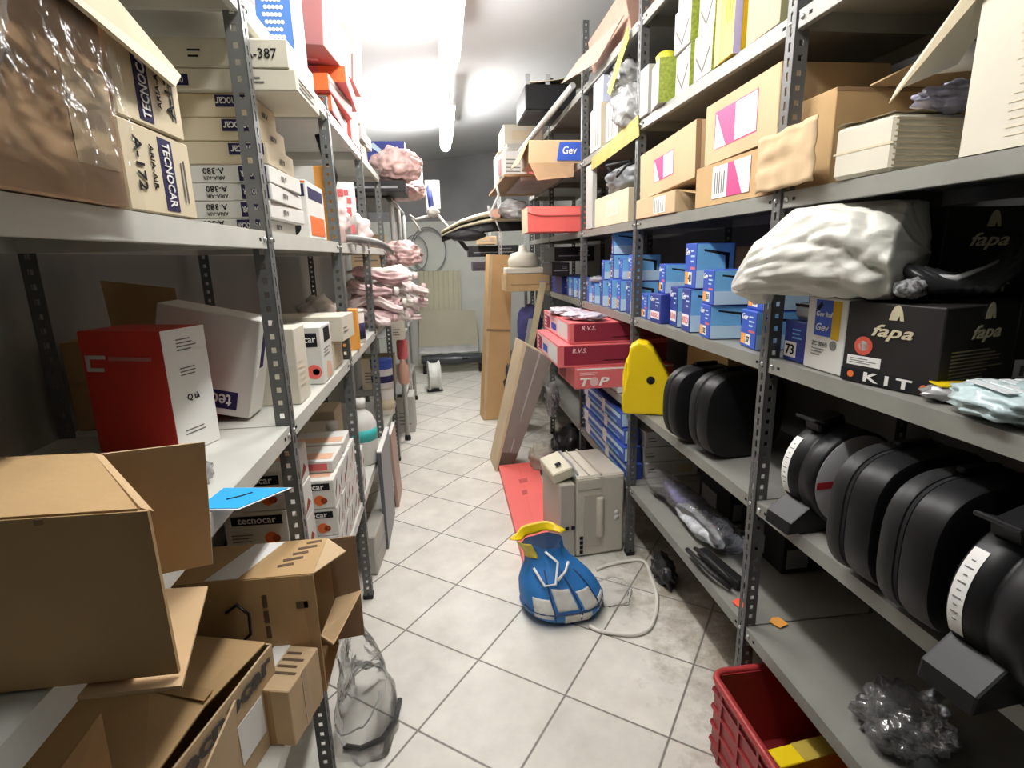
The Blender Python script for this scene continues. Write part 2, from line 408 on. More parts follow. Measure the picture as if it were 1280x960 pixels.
# ------------------------------------------------------------------ shelving
def post_bm(h, sx, sy, w=.04, pitch=.036, th=.0025):
    """perforated angle: one flange along X (towards depth), one along Y (towards the aisle). origin = outer corner"""
    m = MB(); n = int(h/pitch)
    def flange(ax, s, hole, hl):
        def bx(a0, a1, z0, z1):
            c = (a0+a1)/2*s; d = a1-a0
            if ax == 'x': m.box((c, sy*th/2, (z0+z1)/2), (d, th, z1-z0))
            else: m.box((sx*th/2, c, (z0+z1)/2), (th, d, z1-z0))
        a = (w-hole)/2
        bx(0, a, 0, h); bx(w-a, w, 0, h)
        for i in range(n+1):
            z0 = i*pitch; z1 = min(h, z0+pitch-hl)
            if z1 > z0: bx(a, w-a, z0, z1)
    flange('x', sx, .012, .014); flange('y', sy, .009, .022)
    return m
def run(name, label, posts, xf, depth, side, levels, h, pm, sm, foot=True):
    """side: -1 run on the left (depth to -X), +1 on the right. posts: front post Y positions"""
    t = thing(name, label, 'shelving', (xf, posts[0], 0))
    pf = post_bm(h, side, 1); first = None
    for i, y in enumerate(posts):
        for back in (0, 1):
            xx = side*depth if back else 0
            if first is None:
                o = pf.build('post', pm, t); first = o
            else:
                o = first.copy(); COL.objects.link(o); o.parent = t
            o.location = (xx, y-posts[0], 0)
            if back: o.scale = (-1, 1, 1)
    cache = {}
    for i in range(len(posts)-1):
        for z in levels[i]:
            L = posts[i+1]-posts[i]-.006; key = round(L, 3)
            if key not in cache:
                m = MB(); lip = .042
                m.box((side*depth/2, L/2, -.001), (depth-.008, L, .002))
                m.box((side*.004, L/2, -lip/2), (.0025, L-.01, lip)); m.box((side*(depth-.004), L/2, -lip/2), (.0025, L, lip))
                m.box((side*.012, L/2, -lip), (.016, L, .002))
                for e in (.004, L-.004): m.box((side*depth/2, e, -lip/2), (depth-.01, .002, lip))
                o = m.build('shelf', sm, t)
                # bolt heads and slots at the lip ends
                for e in (.022, L-.022):
                    b = MB(); b.lathe([(.007, 0), (.007, .003), (.004, .006), (0, .0065)], (0, 0, 0), 10, 'x')
                    bo = b.build('bolt', STEEL, o, (side*.0025, e, -lip*.5)); bo.scale = (-side, 1, 1)
                    b = MB(); b.box((side*.0025, e+(.03 if e < L/2 else -.03), -lip*.5), (.002, .011, .008)); b.build('slot', BLACKINK, o)
                cache[key] = o
            else:
                o = cache[key].copy(); COL.objects.link(o); o.parent = t
                for ch in list(cache[key].children):
                    c = ch.copy(); COL.objects.link(c); c.parent = o
            o.location = (0, posts[i]-posts[0]+.003, z)
    if foot:
        for i, y in enumerate(posts):
            m = MB(); m.box((side*.022, y-posts[0]+.022, .012), (.05, .05, .024), bev=.004); m.build('foot', BLACKPL, t)
    return t
LZ = (.53, 1.225, 1.735, 2.265)
RZ = (.425, .885, 1.345, 1.815, 2.262, 2.70)
DL, DR = .58, .50
LP = (.27, 1.48, 2.48, 3.44, 4.40); RP = (.33, 1.49, 2.66, 3.72, 4.85, 5.95)
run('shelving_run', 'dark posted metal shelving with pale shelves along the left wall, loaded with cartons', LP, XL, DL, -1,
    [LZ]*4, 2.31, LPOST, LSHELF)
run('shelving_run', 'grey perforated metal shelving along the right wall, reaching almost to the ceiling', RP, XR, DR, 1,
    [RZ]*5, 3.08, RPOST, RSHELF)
# ================================================================== LEFT RUN
# ---- shelf at 1.735, nearest bay: big wrapped carton
t = carton('wrapped_carton', 'big brown carton under crinkled clear wrap at the near end of the upper left shelf', 'carton',
           (-.92, -.425), (.36, .85), (1.737, 2.19), M('sandy kraft card', (.56, .36, .20), .8, var=.12, vscale=5), prints=[
    ('p', '+x', 0, .62, 1, .70, TAPE, 'tape'), ('p', '+x', .80, .10, .98, .36, CLEARTAPE, 'clear_tape')])
m = MB()
def wrapfn(a, b):
    y = -.26+.52*a; z = -.004+.465*b
    d = noise.fractal(Vector((a*3, b*3.5, 2.2)), 1, 2, 4)
    return Vector((.2495+.010+.006*d, y, z))
m.grid(wrapfn, 40, 40); m.build('clear_wrap', WRAP, t)
m = MB()
for k in range(2):
    z = .10+.17*k
    m.grid(lambda a, b, z=z: Vector((.2475+.016+.012*noise.noise(Vector((a*7, b*9, k))), -.03+.07*a+.04*b-.02*k, z+.20*b+.02*math.sin(a*9))), 12, 20)
m.build('crumpled_wrap', CLEAR, t)
wl = t.location.copy()
m = MB(); m.panel([Vector(q)-wl for q in ((-.405, .68, 1.965), (-.405, 1.0, 1.932), (-.422, 1.07, 1.968), (-.42, .76, 2.045))], .006)
fl = m.build('open_flap', BEIGE, t)

# ---- two cream cartons standing behind it
def tecno_side(rev, code, sub):
    """print on the aisle side of a filter carton, reading along the height"""
    a = 90 if rev else -90
    c = (lambda u: 1-u) if rev else (lambda u: u)
    return [('p', '+x', min(c(.50), c(.70)), .06, max(c(.50), c(.70)), .94, NAVY, 'name_band'),
            ('t', '+x', 'TECNOCAR', c(.60), .5, .022, PAPER, a, .098, 0, .012),
            ('t', '+x', code, c(.20), .55, .022, BLACKINK, a, None, 0, .008),
            ('t', '+x', sub, c(.38), .55, .011, BLACKINK, a),
            ('l', '+x', .80, .2, .9, .8, 2, GREYINK, 1)]
carton('filter_carton', 'cream carton with dark name band behind the wrapped brown carton, lower of two', 'carton', (-.90, -.432), (.875, 1.085), (1.737, 1.862), BEIGE,
       prints=tecno_side(False, 'A-172', 'ARIA-AIR'), rz=-1)
carton('filter_carton', 'cream carton with dark name band behind the wrapped brown carton, upper of two', 'carton', (-.90, -.43), (.885, 1.075), (1.864, 1.985), BEIGE,
       prints=tecno_side(True, 'A-174', 'ARIA-AIR'), rz=-2)
m = MB(); m.panel([(0, -.11, 0), (0, .11, -.005), (.062, .125, -.035), (.062, -.11, -.02)], .004)
# ---- the tall stack of flat filter boxes against the first post
def flat_box(k, z0, h, xr, xl, y0, y1, kind, label):
    P = []
    if kind == 'A380':
        P = [('t', '-y', 'A-380', .46, .66, .015, BLACKINK, 180, None, 0, .006), ('t', '-y', 'ARIA-AIR', .46, .26, .009, BLACKINK, 180),
             ('p', '-y', .70, .08, .97, .92, NAVY, 'name_band'), ('t', '-y', 'TECNOCAR', .835, .5, .015, PAPER, 180, .058, 0, .01),
             ('t', '+x', 'A-380', .4, .5, .014, GREYINK, 180)]
        mat = WHITE
    elif kind == 'car':
        P = [('p', '-y', .62, .42, .97, .92, NAVY, 'name_band'), ('t', '-y', 'tecnocar', .795, .66, .018, PAPER, 180, .075, 0, .01), ('t', '+x', 'A-389', .5, .45, .014, GREYINK, 180)]
        mat = BEIGE
    elif kind == '387':
        P = [('t', '-y', 'A-387', .80, .5, .022, BLACKINK, 0, None, 0, .004), ('l', '-y', .28, .3, .4, .7, 2, BLACKINK)]
        mat = CREAM
    else:
        P = [('p', '-y', .03, .2, .22, .7, NAVY, 'name_band'), ('t', '-y', 'A-380', .125, .45, .014, PAPER, 0, .04), ('l', '-y', .6, .3, .8, .7, 2, GREYINK), ('l', '+x', .1, .2, .9, .8, 3, GREYINK)]
        mat = CREAM
    carton('flat_filter_box', label, 'box', (xl, xr), (y0, y1), (z0, z0+h-.001), mat, prints=P, rz=random.uniform(-1.2, 1.2), group='flat filter boxes stacked by the first left post')
z = 1.737
orders = ['lowest', 'second lowest', 'third from the bottom', 'fourth from the bottom']
flat_box(0, z, .036, -.455, -.69, 1.56, 1.86, 'A380', 'flat white filter box at the very bottom of the stack behind the first left post'); z += .036
for k, lab in enumerate(('lower', 'middle', 'upper')):
    flat_box(k, z, .044, -.435+.004*k, -.68, 1.56, 1.90-.02*k, 'A380', 'flat white box with upside down print, %s one of three alike in the stack' % lab); z += .044
for k, lab in enumerate(('lower', 'middle', 'upper')):
    flat_box(k, z, .056, -.43-.012*k, -.675, 1.56, 1.82-.03*k, 'car', 'flat beige box with dark name patch, %s of three midway up the filter stack' % lab); z += .056
flat_box(0, z, .050, -.335, -.66, 1.54, 1.80, 'plain', 'flat cream box sticking out towards the aisle just under the one with big black digits'); z += .050
flat_box(0, z, .066, -.345, -.67, 1.54, 1.80, '387', 'flat cream box with big black digits crowning the filter stack under the top left shelf'); z += .066

# ---- bay two, shelf 1.735
t = carton('filter_carton', 'white filter carton with orange square and dark name patch beside the second left post', 'carton', (-.72, -.44), (1.99, 2.27), (1.737, 1.925), WHITE, prints=[
    ('p', '-y', .55, .72, .98, .93, NAVY, 'name_band'), ('t', '-y', 'tecnocar', .77, .82, .022, PAPER, 0, .10, 0, .01), ('p', '-y', 0, .95, 1, .98, ORANGE, 'stripe'),
    ('p', '-y', .34, .06, .68, .42, ORANGE, 'orange_square'), ('d', '-y', .80, .2, .03, BLACKINK), ('d', '-y', .78, .22, .02, ORANGE),
    ('p', '+x', .1, .05, .9, .4, ORANGE, 'orange_square'), ('p', '+x', .1, .7, .9, .9, NAVY, 'name_band')])
carton('tall_carton', 'narrow white and orange carton just behind the second left post', 'carton', (-.62, -.452), (2.53, 2.60), (1.737, 2.05), ORANGE2, prints=[('p', '-y', 0, 0, .6, 1, WHITE)])
for i, (x, y, r, h, lab) in enumerate(((-.47, 2.95, .055, .30, 'tall white roll with red print standing near the aisle on the upper left shelf'),
                                       (-.55, 2.86, .05, .26, 'white roll with red print half hidden behind a taller one on the upper left shelf'))):
    t = thing('wrapped_roll', lab, 'roll', (x, y, 1.737), group='red and white rolls on the upper left shelf')
    m = MB(); m.lathe([(r*.3, 0), (r, .004), (r, h-.004), (r*.3, h), (0.001, h)]); m.build('core', WHITE, t)
    m = MB()
    rn = random.Random(i)
    for k in range(26):
        a = rn.uniform(0, 2*math.pi); zz = rn.uniform(.02, h-.03); s = rn.uniform(.008, .018)
        p = Vector((math.cos(a)*r, math.sin(a)*r, zz)); tt = Vector((-math.sin(a), math.cos(a), 0))*s; u = Vector((0, 0, s*1.2)); nn = Vector((math.cos(a), math.sin(a), 0))*.0012
        m.panel([p-tt-u+nn, p+tt-u+nn, p+tt+u+nn, p-tt+u+nn], .001)
    m.build('red_print', PINKRED, t)
t = MB(); t.tube([(-.49, 2.60, 2.19), (-.475, 2.61, 2.12), (-.46, 2.63, 2.02), (-.49, 2.63, 1.92), (-.57, 2.66, 1.86)], .024, 12)
tag(t.build('rubber_hose', BLACKPL), 'black rubber hose hanging under the top left shelf by the red printed rolls', 'hose')
for i, (x, y, s, lab) in enumerate(((-.50, 2.70, 1, 'pale crumpled plastic bag slumped before the red printed rolls'), (-.47, 3.22, .9, 'pale crumpled plastic bag beyond the red printed rolls on the upper left shelf'))):
    m = MB(); m.blob((0, 0, .08*s), (.09*s, .10*s, .10*s), .35, 2.2, i+3, 4, .8)
    tag(m.build('plastic_bag', M('pinkish film', (.74, .60, .58), .35, var=.12, vscale=14), None, (x, y, 1.737)), lab, 'bag')
for i in range(3):
    carton('white_box', ['small white box lowest in a little pile on the upper left shelf', 'small white box midway up a little pile on the upper left shelf', 'small white box topping a little pile on the upper left shelf'][i], 'box',
           (-.60, -.44-.008*i), (3.34, 3.44), (1.737+.055*i, 1.79+.055*i), WHITE, rz=3*i-2, group='small white boxes on the upper left shelf', prints=[('l', '-y', .1, .2, .9, .8, 3, GREYINK), ('p', '+x', .1, .1, .5, .5, PINKRED)])
m = MB(); m.tube([(-.48, 2.60, 1.758), (-.40, 2.8, 1.758), (-.345, 3.1, 1.748), (-.33, 3.4, 1.735), (-.31, 3.55, 1.70)], .019, 10)
tag(m.build('grey_hose', M('grey rubber', (.20, .20, .19), .5)), 'grey flexible hose lying along the edge of the upper left shelf', 'hose')

# ---- top shelf 2.265
ZT = 2.267
carton('red_white_box', 'white and dark red box at the near end of the top left shelf', 'box', (-.66, -.45), (1.54, 1.68), (ZT, ZT+.36), WHITE, prints=[('p', '-y', .0, .12, 1, .28, CRIM), ('p', '+x', .0, .12, 1, .28, CRIM, 'red_band'), ('p', '+x', .1, .4, .5, .6, GREYINK)])
carton('spotted_carton', 'tall blue carton with white spots on the top left shelf', 'carton', (-.60, -.43), (2.0, 2.17), (ZT, ZT+.46), M('spotted blue card', (.07, .18, .48), .4), prints=
       [('d', '-y', .52+.07*i+.035*(j % 2), .05+.045*j, .006, WHITE, 'white_spot') for j in range(20) for i in range(5)]+[('p', '+x', 0, 0, 1, 1, M('pale blue card', (.40, .52, .56), .5), 'pale_side')])
# the slipping stack of red and white cartons over the aisle
g = 'red and white cartons slipping off the top left shelf'
def slip(x, y, z, lab, mt, ry=0, rz=0, rx=0, P=()):
    carton('red_white_carton', lab, 'carton', x, y, z, mt, ry=ry, rz=rz, rx=rx, group=g, prints=list(P))
WE = [('p', '+x', 0, .70, 1, 1, WHITE_DIM, 'white_edge'), ('p', '+x', .05, .12, .4, .6, WHITE_DIM)]
for i, (dx, y0, z0, rz, lab, mt) in enumerate(((-.02, 2.54, ZT, 2, 'flat red carton with orange end at the very bottom of the slipping stack', PINKRED), (.0, 2.50, ZT+.066, -2, 'flat red carton with orange end second up in the slipping stack', CORAL),
                                       (.03, 2.62, ZT+.132, 3, 'flat red and white carton third up in the slipping stack', PINKRED))):
    slip((-.70+dx, -.41+dx), (y0, y0+.50), (z0+.002, z0+.064), lab, mt, rz=rz, P=WE+[('p', '-y', .62, 0, 1, 1, ORANGE, 'orange_end')])
slip((-.70, -.385), (2.36, 2.86), (ZT+.205, ZT+.36), 'dull rose carton lying tilted across the slipping stack on the top left shelf', M('dull rose card', (.52, .20, .18), .6, var=.08), rx=3, ry=4, rz=-3,
     P=[('p', '+x', 0, .86, 1, 1, WHITE_DIM, 'white_edge'), ('l', '-y', .1, .2, .8, .8, 4, M('pale rose ink', (.85, .62, .62), .5)), ('l', '-z', .1, .2, .9, .7, 3, MATS['pale rose ink'])])
slip((-.58, -.46), (2.44, 2.66), (ZT+.385, ZT+.50), 'small cream carton on top of the dull rose one', BEIGE, rz=-4, P=[('p', '-y', .5, .1, .7, .8, M('salmon print', (.75, .45, .3), .6))])
slip((-.62, -.40), (3.12, 3.42), (ZT+.29, ZT+.55), 'cream topped red carton perched at the far end of the slipping stack', CORAL, ry=5,
     P=[('p', '-y', 0, .48, 1, 1, BEIGE, 'cream_end'), ('q', '-y', [(.52, .55), (.7, .55), (.62, .92)], ORANGE2), ('p', '+x', 0, 0, 1, 1, WHITE_DIM, 'white_side')])
slip((-.66, -.43), (3.11, 3.41), (ZT, ZT+.27), 'red and white carton under the cream topped one', PINKRED, P=[('p', '+x', 0, 0, 1, 1, WHITE_DIM, 'white_side'), ('q', '-y', [(.5, 0), (1, 0), (1, .5), (.7, .6)], CORAL)])
for i in range(5):
    carton('cream_box', ['small cream box lowest in the nearer column far along the top left shelf', 'small cream box topping the near column at the far end of the top left shelf',
           'small cream box lowest in the last column on the top left shelf', 'small cream box second up in the last column on the top left shelf', 'small cream box topping the last column on the top left shelf'][i], 'box',
           (-.58, -.44+.02*(i % 2)), (3.48+.22*(i > 1), 3.66+.22*(i > 1)), (ZT+.075*([0, 1, 0, 1, 2][i]), ZT+.073+.075*([0, 1, 0, 1, 2][i])), WHITE_DIM if i % 2 else BEIGE, rz=4*((i*7) % 3)-4,
           group='small cream boxes on the top left shelf', prints=[('p', '-y', .5, .2, .9, .8, GREYINK), ('l', '+x', .1, .2, .9, .8, 2, GREYINK)])

# ---- shelf at 1.225, nearest bay
Z2 = 1.227
t = thing('brown_carton', 'tall brown carton in the shade at the back of the middle left shelf', 'carton', (-.90, 1.66, Z2))
m = MB(); m.box((0, 0, .12), (.20, .24, .24), bev=.003); m.build('body', CARD, t)
m = MB(); m.panel([(-.10, .12, .24), (.10, .12, .24), (.08, .16, .36), (-.13, .16, .39)], .004); m.build('open_flap', CARD, t)
m = MB(); m.panel([(-.09, -.121, .12), (.10, -.121, .12), (.10, -.121, .135), (-.09, -.121, .135)], .001); m.build('tape', TAPE, t)
m = MB(); m.box((.02, -.125, .10), (.05, .008, .10), bev=.002); m.build('white_label', PAPER, t)
t = carton('red_carton', 'glossy red carton with a white printed end on the middle left shelf', 'carton', (-.815, -.595), (1.301, 1.431), (Z2, Z2+.290), RED, rz=-18, prints=[
    ('p', '+x', 0, 0, 1, 1, PAPER, 'white_end'), ('l', '+x', .3, .82, .75, .93, 4, GREYINK), ('l', '+x', .3, .62, .65, .7, 3, GREYINK), ('t', '+x', 'Q.tà', .5, .44, .018, BLACKINK, 0, None, 0, .01),
    ('l', '+x', .2, .14, .8, .2, 2, GREYINK), ('p', '-y', .05, .78, .30, .81, M('silver foil', (.6, .6, .6), .3), 'silver_print'), ('p', '-y', .34, .77, .85, .80, M('dull red print', (.5, .2, .18), .5), 'silver_print'), ('p', '-y', .07, .68, .26, .71, MATS['silver foil'], 'silver_print'), ('p', '-y', .05, .68, .10, .81, MATS['silver foil'], 'silver_print')])
t = thing('red_pouch', 'dark red rounded pouch peeping out behind the red carton', 'pouch', (-.66, 1.64, Z2))
m = MB(); m.blob((0, 0, .13), (.07, .05, .075), .06, 2, 4, 3); m.build('pouch_body', M('dark red vinyl', (.36, .03, .02), .35), t)
m = MB(); m.tube([(.02, -.045, .09), (.035, -.05, .06), (.05, -.045, .085)], .006, 8); m.build('strap', BLACKPL, t)
m = MB(); m.box((0, 0, .03), (.10, .08, .055), bev=.01); m.build('base', MATS['dark red vinyl'], t)
carton('filter_carton', 'white filter carton tilted against the first left post, name patch upside down', 'carton', (-.815, -.555), (1.545, 1.66), (Z2+.034, Z2+.314), WHITE, ry=13, rz=0, prints=[
    ('p', '-y', .42, .07, .86, .25, NAVY, 'name_band'), ('t', '-y', 'tecno', .62, .16, .034, PAPER, 180, .095, 0, .012), ('p', '+x', .1, .42, .3, .7, PAPER, 'label'), ('p', '+x', .35, .5, .6, .95, NAVY, 'name_band')])
# ---- shelf 1.225, second bay
carton('tall_white_carton', 'tall plain cream carton right behind the first left post on the middle shelf', 'carton', (-.62, -.455), (1.70, 1.83), (Z2, Z2+.235), CREAM, prints=[('l', '+x', .2, .2, .7, .6, 5, BEIGE)])
carton('filter_carton', 'white filter carton with red round picture and black name patch on the middle left shelf', 'carton', (-.60, -.44), (1.98, 2.16), (Z2, Z2+.205), WHITE, prints=[
    ('p', '-y', .62, .66, .92, .90, BLACKINK, 'name_band'), ('t', '-y', 'car', .77, .78, .018, PAPER, 0, .04, 0, .01), ('d', '-y', .80, .22, .026, CORAL), ('d', '-y', .84, .22, .012, BLACKINK), ('p', '+x', .3, .7, .85, .95, BLACKINK, 'name_band'),
    ('q', '+x', [(.3, .05), (.8, .05), (.7, .3), (.4, .35)], M('salmon print', (.75, .45, .3), .6)), ('l', '+x', .2, .45, .8, .62, 3, GREYINK)])
carton('filter_carton', 'cream carton lying on top of a smaller box past the round picture carton', 'carton', (-.72, -.40), (2.24, 2.44), (Z2+.115, Z2+.215), CREAM, rz=-4, prints=[('l', '+x', .1, .3, .5, .6, 2, GREYINK)])
carton('cream_box', 'small cream box carrying a longer one on the middle left shelf', 'box', (-.58, -.45), (2.24, 2.42), (Z2, Z2+.114), BEIGE, prints=[('p', '-y', .5, .1, .9, .6, GREYINK)])
carton('orange_carton', 'narrow orange carton standing at the edge of the middle left shelf', 'carton', (-.52, -.425), (2.72, 2.78), (Z2, Z2+.20), ORANGE2, prints=[('p', '+x', .1, .2, .9, .5, YELLOW)])
def tin(loc, r, h, label, bands, name='tin', cat='tin', group=None, lid=WHITE):
    t = thing(name, label, cat, loc, group=group)
    m = MB(); m.lathe([(r*.97, 0), (r, .003), (r, h-.004), (r*.96, h), (0.001, h)]); m.build('can_body', WHITE, t)
    for z0, z1, mt in bands:
        m = MB(); m.lathe([(r+.0008, z0*h), (r+.0008, z1*h)]); m.build('printed_band', mt, t)
    m = MB(); m.lathe([(r*1.02, h-.008), (r*1.02, h+.004), (r*.9, h+.006), (.001, h+.006)]); m.build('lid', lid, t)
    return t
tin((-.49, 2.99, Z2), .062, .17, 'white tin with navy band on the middle left shelf before the pink rolls', [(.12, .62, NAVY)])
t = thing('fabric_bundle', 'grey white fabric bundle lying behind the orange carton', 'fabric', (-.62, 2.86, Z2))
m = MB(); m.blob((0, 0, .16), (.10, .13, .10), .3, 2, 9, 4, .9); m.build('cloth', M('pale fabric', (.62, .60, .57), .8, var=.1), t)
m = MB(); m.box((0, 0, .035), (.16, .2, .07), bev=.01); m.build('folded_layer', MATS['pale fabric'], t)

# ---- blue card and clear sachet on the shelf edge
m = MB(); m.box((0, 0, 0), (.115, .085, .003))
t = tag(m.build('blue_card', M('bright blue card', (.03, .42, .85), .4), None, (-.40, 1.005, 1.2285), (0, 0, R_(-8))), 'bright blue card lying over the edge of the middle left shelf', 'card')
q = [(-.055, -.045), (.02, -.045), (.075, .04), (-.055, .045)]
for v, (a, b) in zip(sorted(t.data.vertices, key=lambda v: (v.co.z, v.co.y, v.co.x)), [q[0], q[1], q[3], q[2]]*2): v.co.x, v.co.y = a, b
m = MB(); m.tube([(-.02, -.01, .002), (.0, .004, .002), (.015, .02, .002)], .0015, 5); m.build('pen_mark', NAVY, t)
m = MB(); m.panel([(-.058, -.049, -.0005), (.022, -.049, -.0005), (.082, .044, -.0005), (-.058, .049, -.0005)], .001); m.build('white_border', PAPER, t)
m = MB(); m.blob((0, 0, .025), (.035, .035, .028), .35, 3, 5, 3, .8)
tag(m.build('clear_sachet', MILKY, None, (-.515, 1.09, Z2+.0)), 'crumpled clear sachet beside the blue card on the middle left shelf', 'sachet')

# ---- the big open kraft carton overhanging the shelf edge
t = thing('open_carton', 'big open kraft carton with flaps out, overhanging the middle left shelf edge', 'carton', (-.52, .63, 1.228))
L = t.location
def P(x, y, z): return Vector((x, y, z))-L
th = .005
m = MB()
m.panel([P(-.80, .545, 1.229), P(-.305, .545, 1.229), P(-.305, .545, 1.42), P(-.80, .545, 1.425)], th)
m.panel([P(-.80, .735, 1.229), P(-.46, .735, 1.229), P(-.46, .735, 1.42), P(-.80, .735, 1.425)], th)
m.panel([P(-.80, .545, 1.231), P(-.35, .545, 1.231), P(-.41, .735, 1.231), P(-.80, .735, 1.231)], th)
m.panel([P(-.80, .545, 1.425), P(-.315, .545, 1.42), P(-.465, .735, 1.42), P(-.80, .735, 1.425)], th)
m.panel([P(-.80, .545, 1.229), P(-.80, .735, 1.229), P(-.80, .735, 1.425), P(-.80, .545, 1.425)], th)
m.build('body', CARD, t)
m = MB(); m.panel([P(-.465, .733, 1.234), P(-.355, .765, 1.232), P(-.335, .755, 1.422), P(-.47, .733, 1.42)], .004); m.build('far_flap', CARD_L, t)
m = MB(); m.panel([P(-.408, .735, 1.214), P(-.353, .735, 1.212), P(-.297, .53, 1.222), P(-.40, .53, 1.222)], .004); m.build('bottom_flap', CARD_IN, t)
m = MB(); m.panel([P(-.314, .546, 1.421), P(-.303, .548, 1.415), P(-.455, .735, 1.417), P(-.465, .733, 1.421)], .004); m.build('top_flap', CARD_IN, t)
m = MB(); m.box(P(-.405, .5435, 1.417), (.008, .004, .006)); m.build('torn_notch', CARD_D, t)

# ---- shelf at .53: cartons in the nearest bay
Z3 = .532
t = thing('open_carton', 'kraft carton with dark shipping print, gaping open towards the aisle below the middle shelf', 'carton', (-.52, 1.42, Z3))
L = t.location
x0, x1, y0, y1, z1 = -.70, -.365, 1.29, 1.47, .885
m = MB()
m.panel([P(x0, y0, Z3), P(x1, y0, Z3), P(x1, y0, z1), P(x0, y0, z1)], th); m.panel([P(x0, y1, Z3), P(x1, y1, Z3), P(x1, y1, z1), P(x0, y1, z1)], th)
m.panel([P(x0, y0, Z3+.003), P(x1, y0, Z3+.003), P(x1, y1, Z3+.003), P(x0, y1, Z3+.003)], th); m.panel([P(x0, y0, z1), P(x1, y0, z1), P(x1, y1, z1), P(x0, y1, z1)], th)
m.panel([P(x0, y0, Z3), P(x0, y1, Z3), P(x0, y1, z1), P(x0, y0, z1)], th); m.build('body', CARD, t)
m = MB(); m.panel([P(x1, y0, z1), P(x1, y1, z1), P(x1+.06, y1-.06, z1-.012)], .004); m.build('top_flap', CARD_L, t)
m = MB(); m.panel([P(x1, y1, Z3+.02), P(x1+.075, y1+.01, Z3+.02), P(x1+.075, y1+.012, z1-.004), P(x1, y1, z1-.002)], .004); m.build('far_flap', CARD_D, t)
m = MB(); m.panel([P(x1, y0, Z3+.17), P(x1+.005, y1, Z3+.16), P(x1+.085, y1-.02, Z3+.19), P(x1+.03, y0, Z3+.14)], .004); m.build('bottom_flap', CARD_IN, t)
m = MB(); m.panel([P(x0+.07, y0+.005, z1+.003), P(x0+.15, y0+.005, z1+.003), P(x0+.22, y1-.005, z1+.003), P(x0+.14, y1-.005, z1+.003)], .001); m.build('white_label', PAPER, t)
m = MB()
for k in range(5): m.box(P(x0+.255+.012*k, y0+.05+.028*k, z1+.003), (.04+.01*(k % 2), .012, .001), rot=(0, 0, .2))
m.build('text_marks', M('brown ink', (.12, .07, .04), .7), t)
m = MB()
for k in range(3): m.box(P(x0+.21, y0-.003, Z3+.2+.045*k), (.012, .001, .035))
m.build('text_marks', MATS['brown ink'], t)
m = MB(); m.box(P(x0+.30, y0-.003, Z3+.27), (.03, .001, .02)); m.build('printed_mark', MATS['brown ink'], t)
m = MB(); m.panel([P(x1-.02, y0-.003, Z3+.02), P(x1-.001, y0-.003, Z3+.02), P(x1-.001, y0-.003, z1-.002), P(x1-.035, y0-.003, z1-.002)], .001); m.build('tape', TAPE, t)
m = MB(); m.tube([P(-.585, 1.285, .80), P(-.55, 1.27, .83), P(-.525, 1.27, .80), P(-.53, 1.275, .74), P(-.575, 1.28, .70), P(-.62, 1.28, .69)], .004, 8)
m.tube([P(-.60, 1.282, .70), P(-.57, 1.27, .715)], .016, 8)
tag(m.build('black_cable', BLACKPL, None, tuple(L)), 'black cable loop with a plug lying against the front of the gaping kraft carton', 'cable')

t = carton('kraft_carton', 'small taped kraft carton with smudged brown print at the edge of the low left shelf', 'carton', (-.50, -.385), (1.135, 1.285), (Z3, Z3+.155), CARD_L, rz=-14, prints=[
    ('p', '-y', .42, 0, .60, 1, TAPE, 'tape'), ('p', '+z', 0, 0, .35, 1, PAPER, 'white_label'), ('l', '+z', .4, .3, .95, .9, 4, M('brown ink', (.12, .07, .04))), ('p', '+x', .4, 0, .55, 1, TAPE, 'tape')])
t = thing('filter_carton', 'kraft carton with large dark lettering and half open lid on the low left shelf', 'carton', (-.59, 1.02, Z3))
L = t.location; a = Vector((-.455, 1.195, 0)); b = Vector((-.545, .83, 0)); w = Vector((-.30, .075, 0)); zt = .765
up = lambda v, z: Vector((v.x, v.y, z))-L
m = MB()
for p, q in ((a, b), (b, b+w), (b+w, a+w), (a+w, a)): m.panel([up(p, Z3), up(q, Z3), up(q, zt), up(p, zt)], th)
m.panel([up(p, Z3+.003) for p in (a, b, b+w, a+w)], th); m.build('body', CARD_L, t)
m = MB(); c = (a+a+w)/2; d = (b+b+w)/2
m.panel([up(a+w*.03+(b-a)*.01, zt+.006), up(a+w, zt+.012), up(b+w, zt+.012), up(b+w*.05, zt+.005), up(a+w*.13+(b-a)*.5, zt-.006)], .004); m.build('lid_flap', CARD, t)
m = MB(); m.panel([up(a+w*.14+(b-a)*.40, zt+.004), up(a+w*.97+(b-a)*.36, zt+.0165), up(a+w*.97+(b-a)*.44, zt+.0165), up(a+w*.14+(b-a)*.48, zt+.004)], .001); m.build('tape', TAPE, t)
dr = (a-b).normalized(); nn = dr.cross(Vector((0, 0, 1)))
letter(t, 'tecnocar', M('dark grey ink', (.10, .09, .08), .8, spec=.1), up((a+b)/2+dr*.005+nn*.004, zt-.030), dr, (0, 0, 1), .042, .335, 0, .035)
m = MB(); c = a+(b-a)*.30+nn*.004; m.panel([up(c-dr*.045, Z3+.05), up(c+dr*.045, Z3+.05), up(c+dr*.045, Z3+.15), up(c-dr*.045, Z3+.15)], .001); m.build('white_label', PAPER, t)
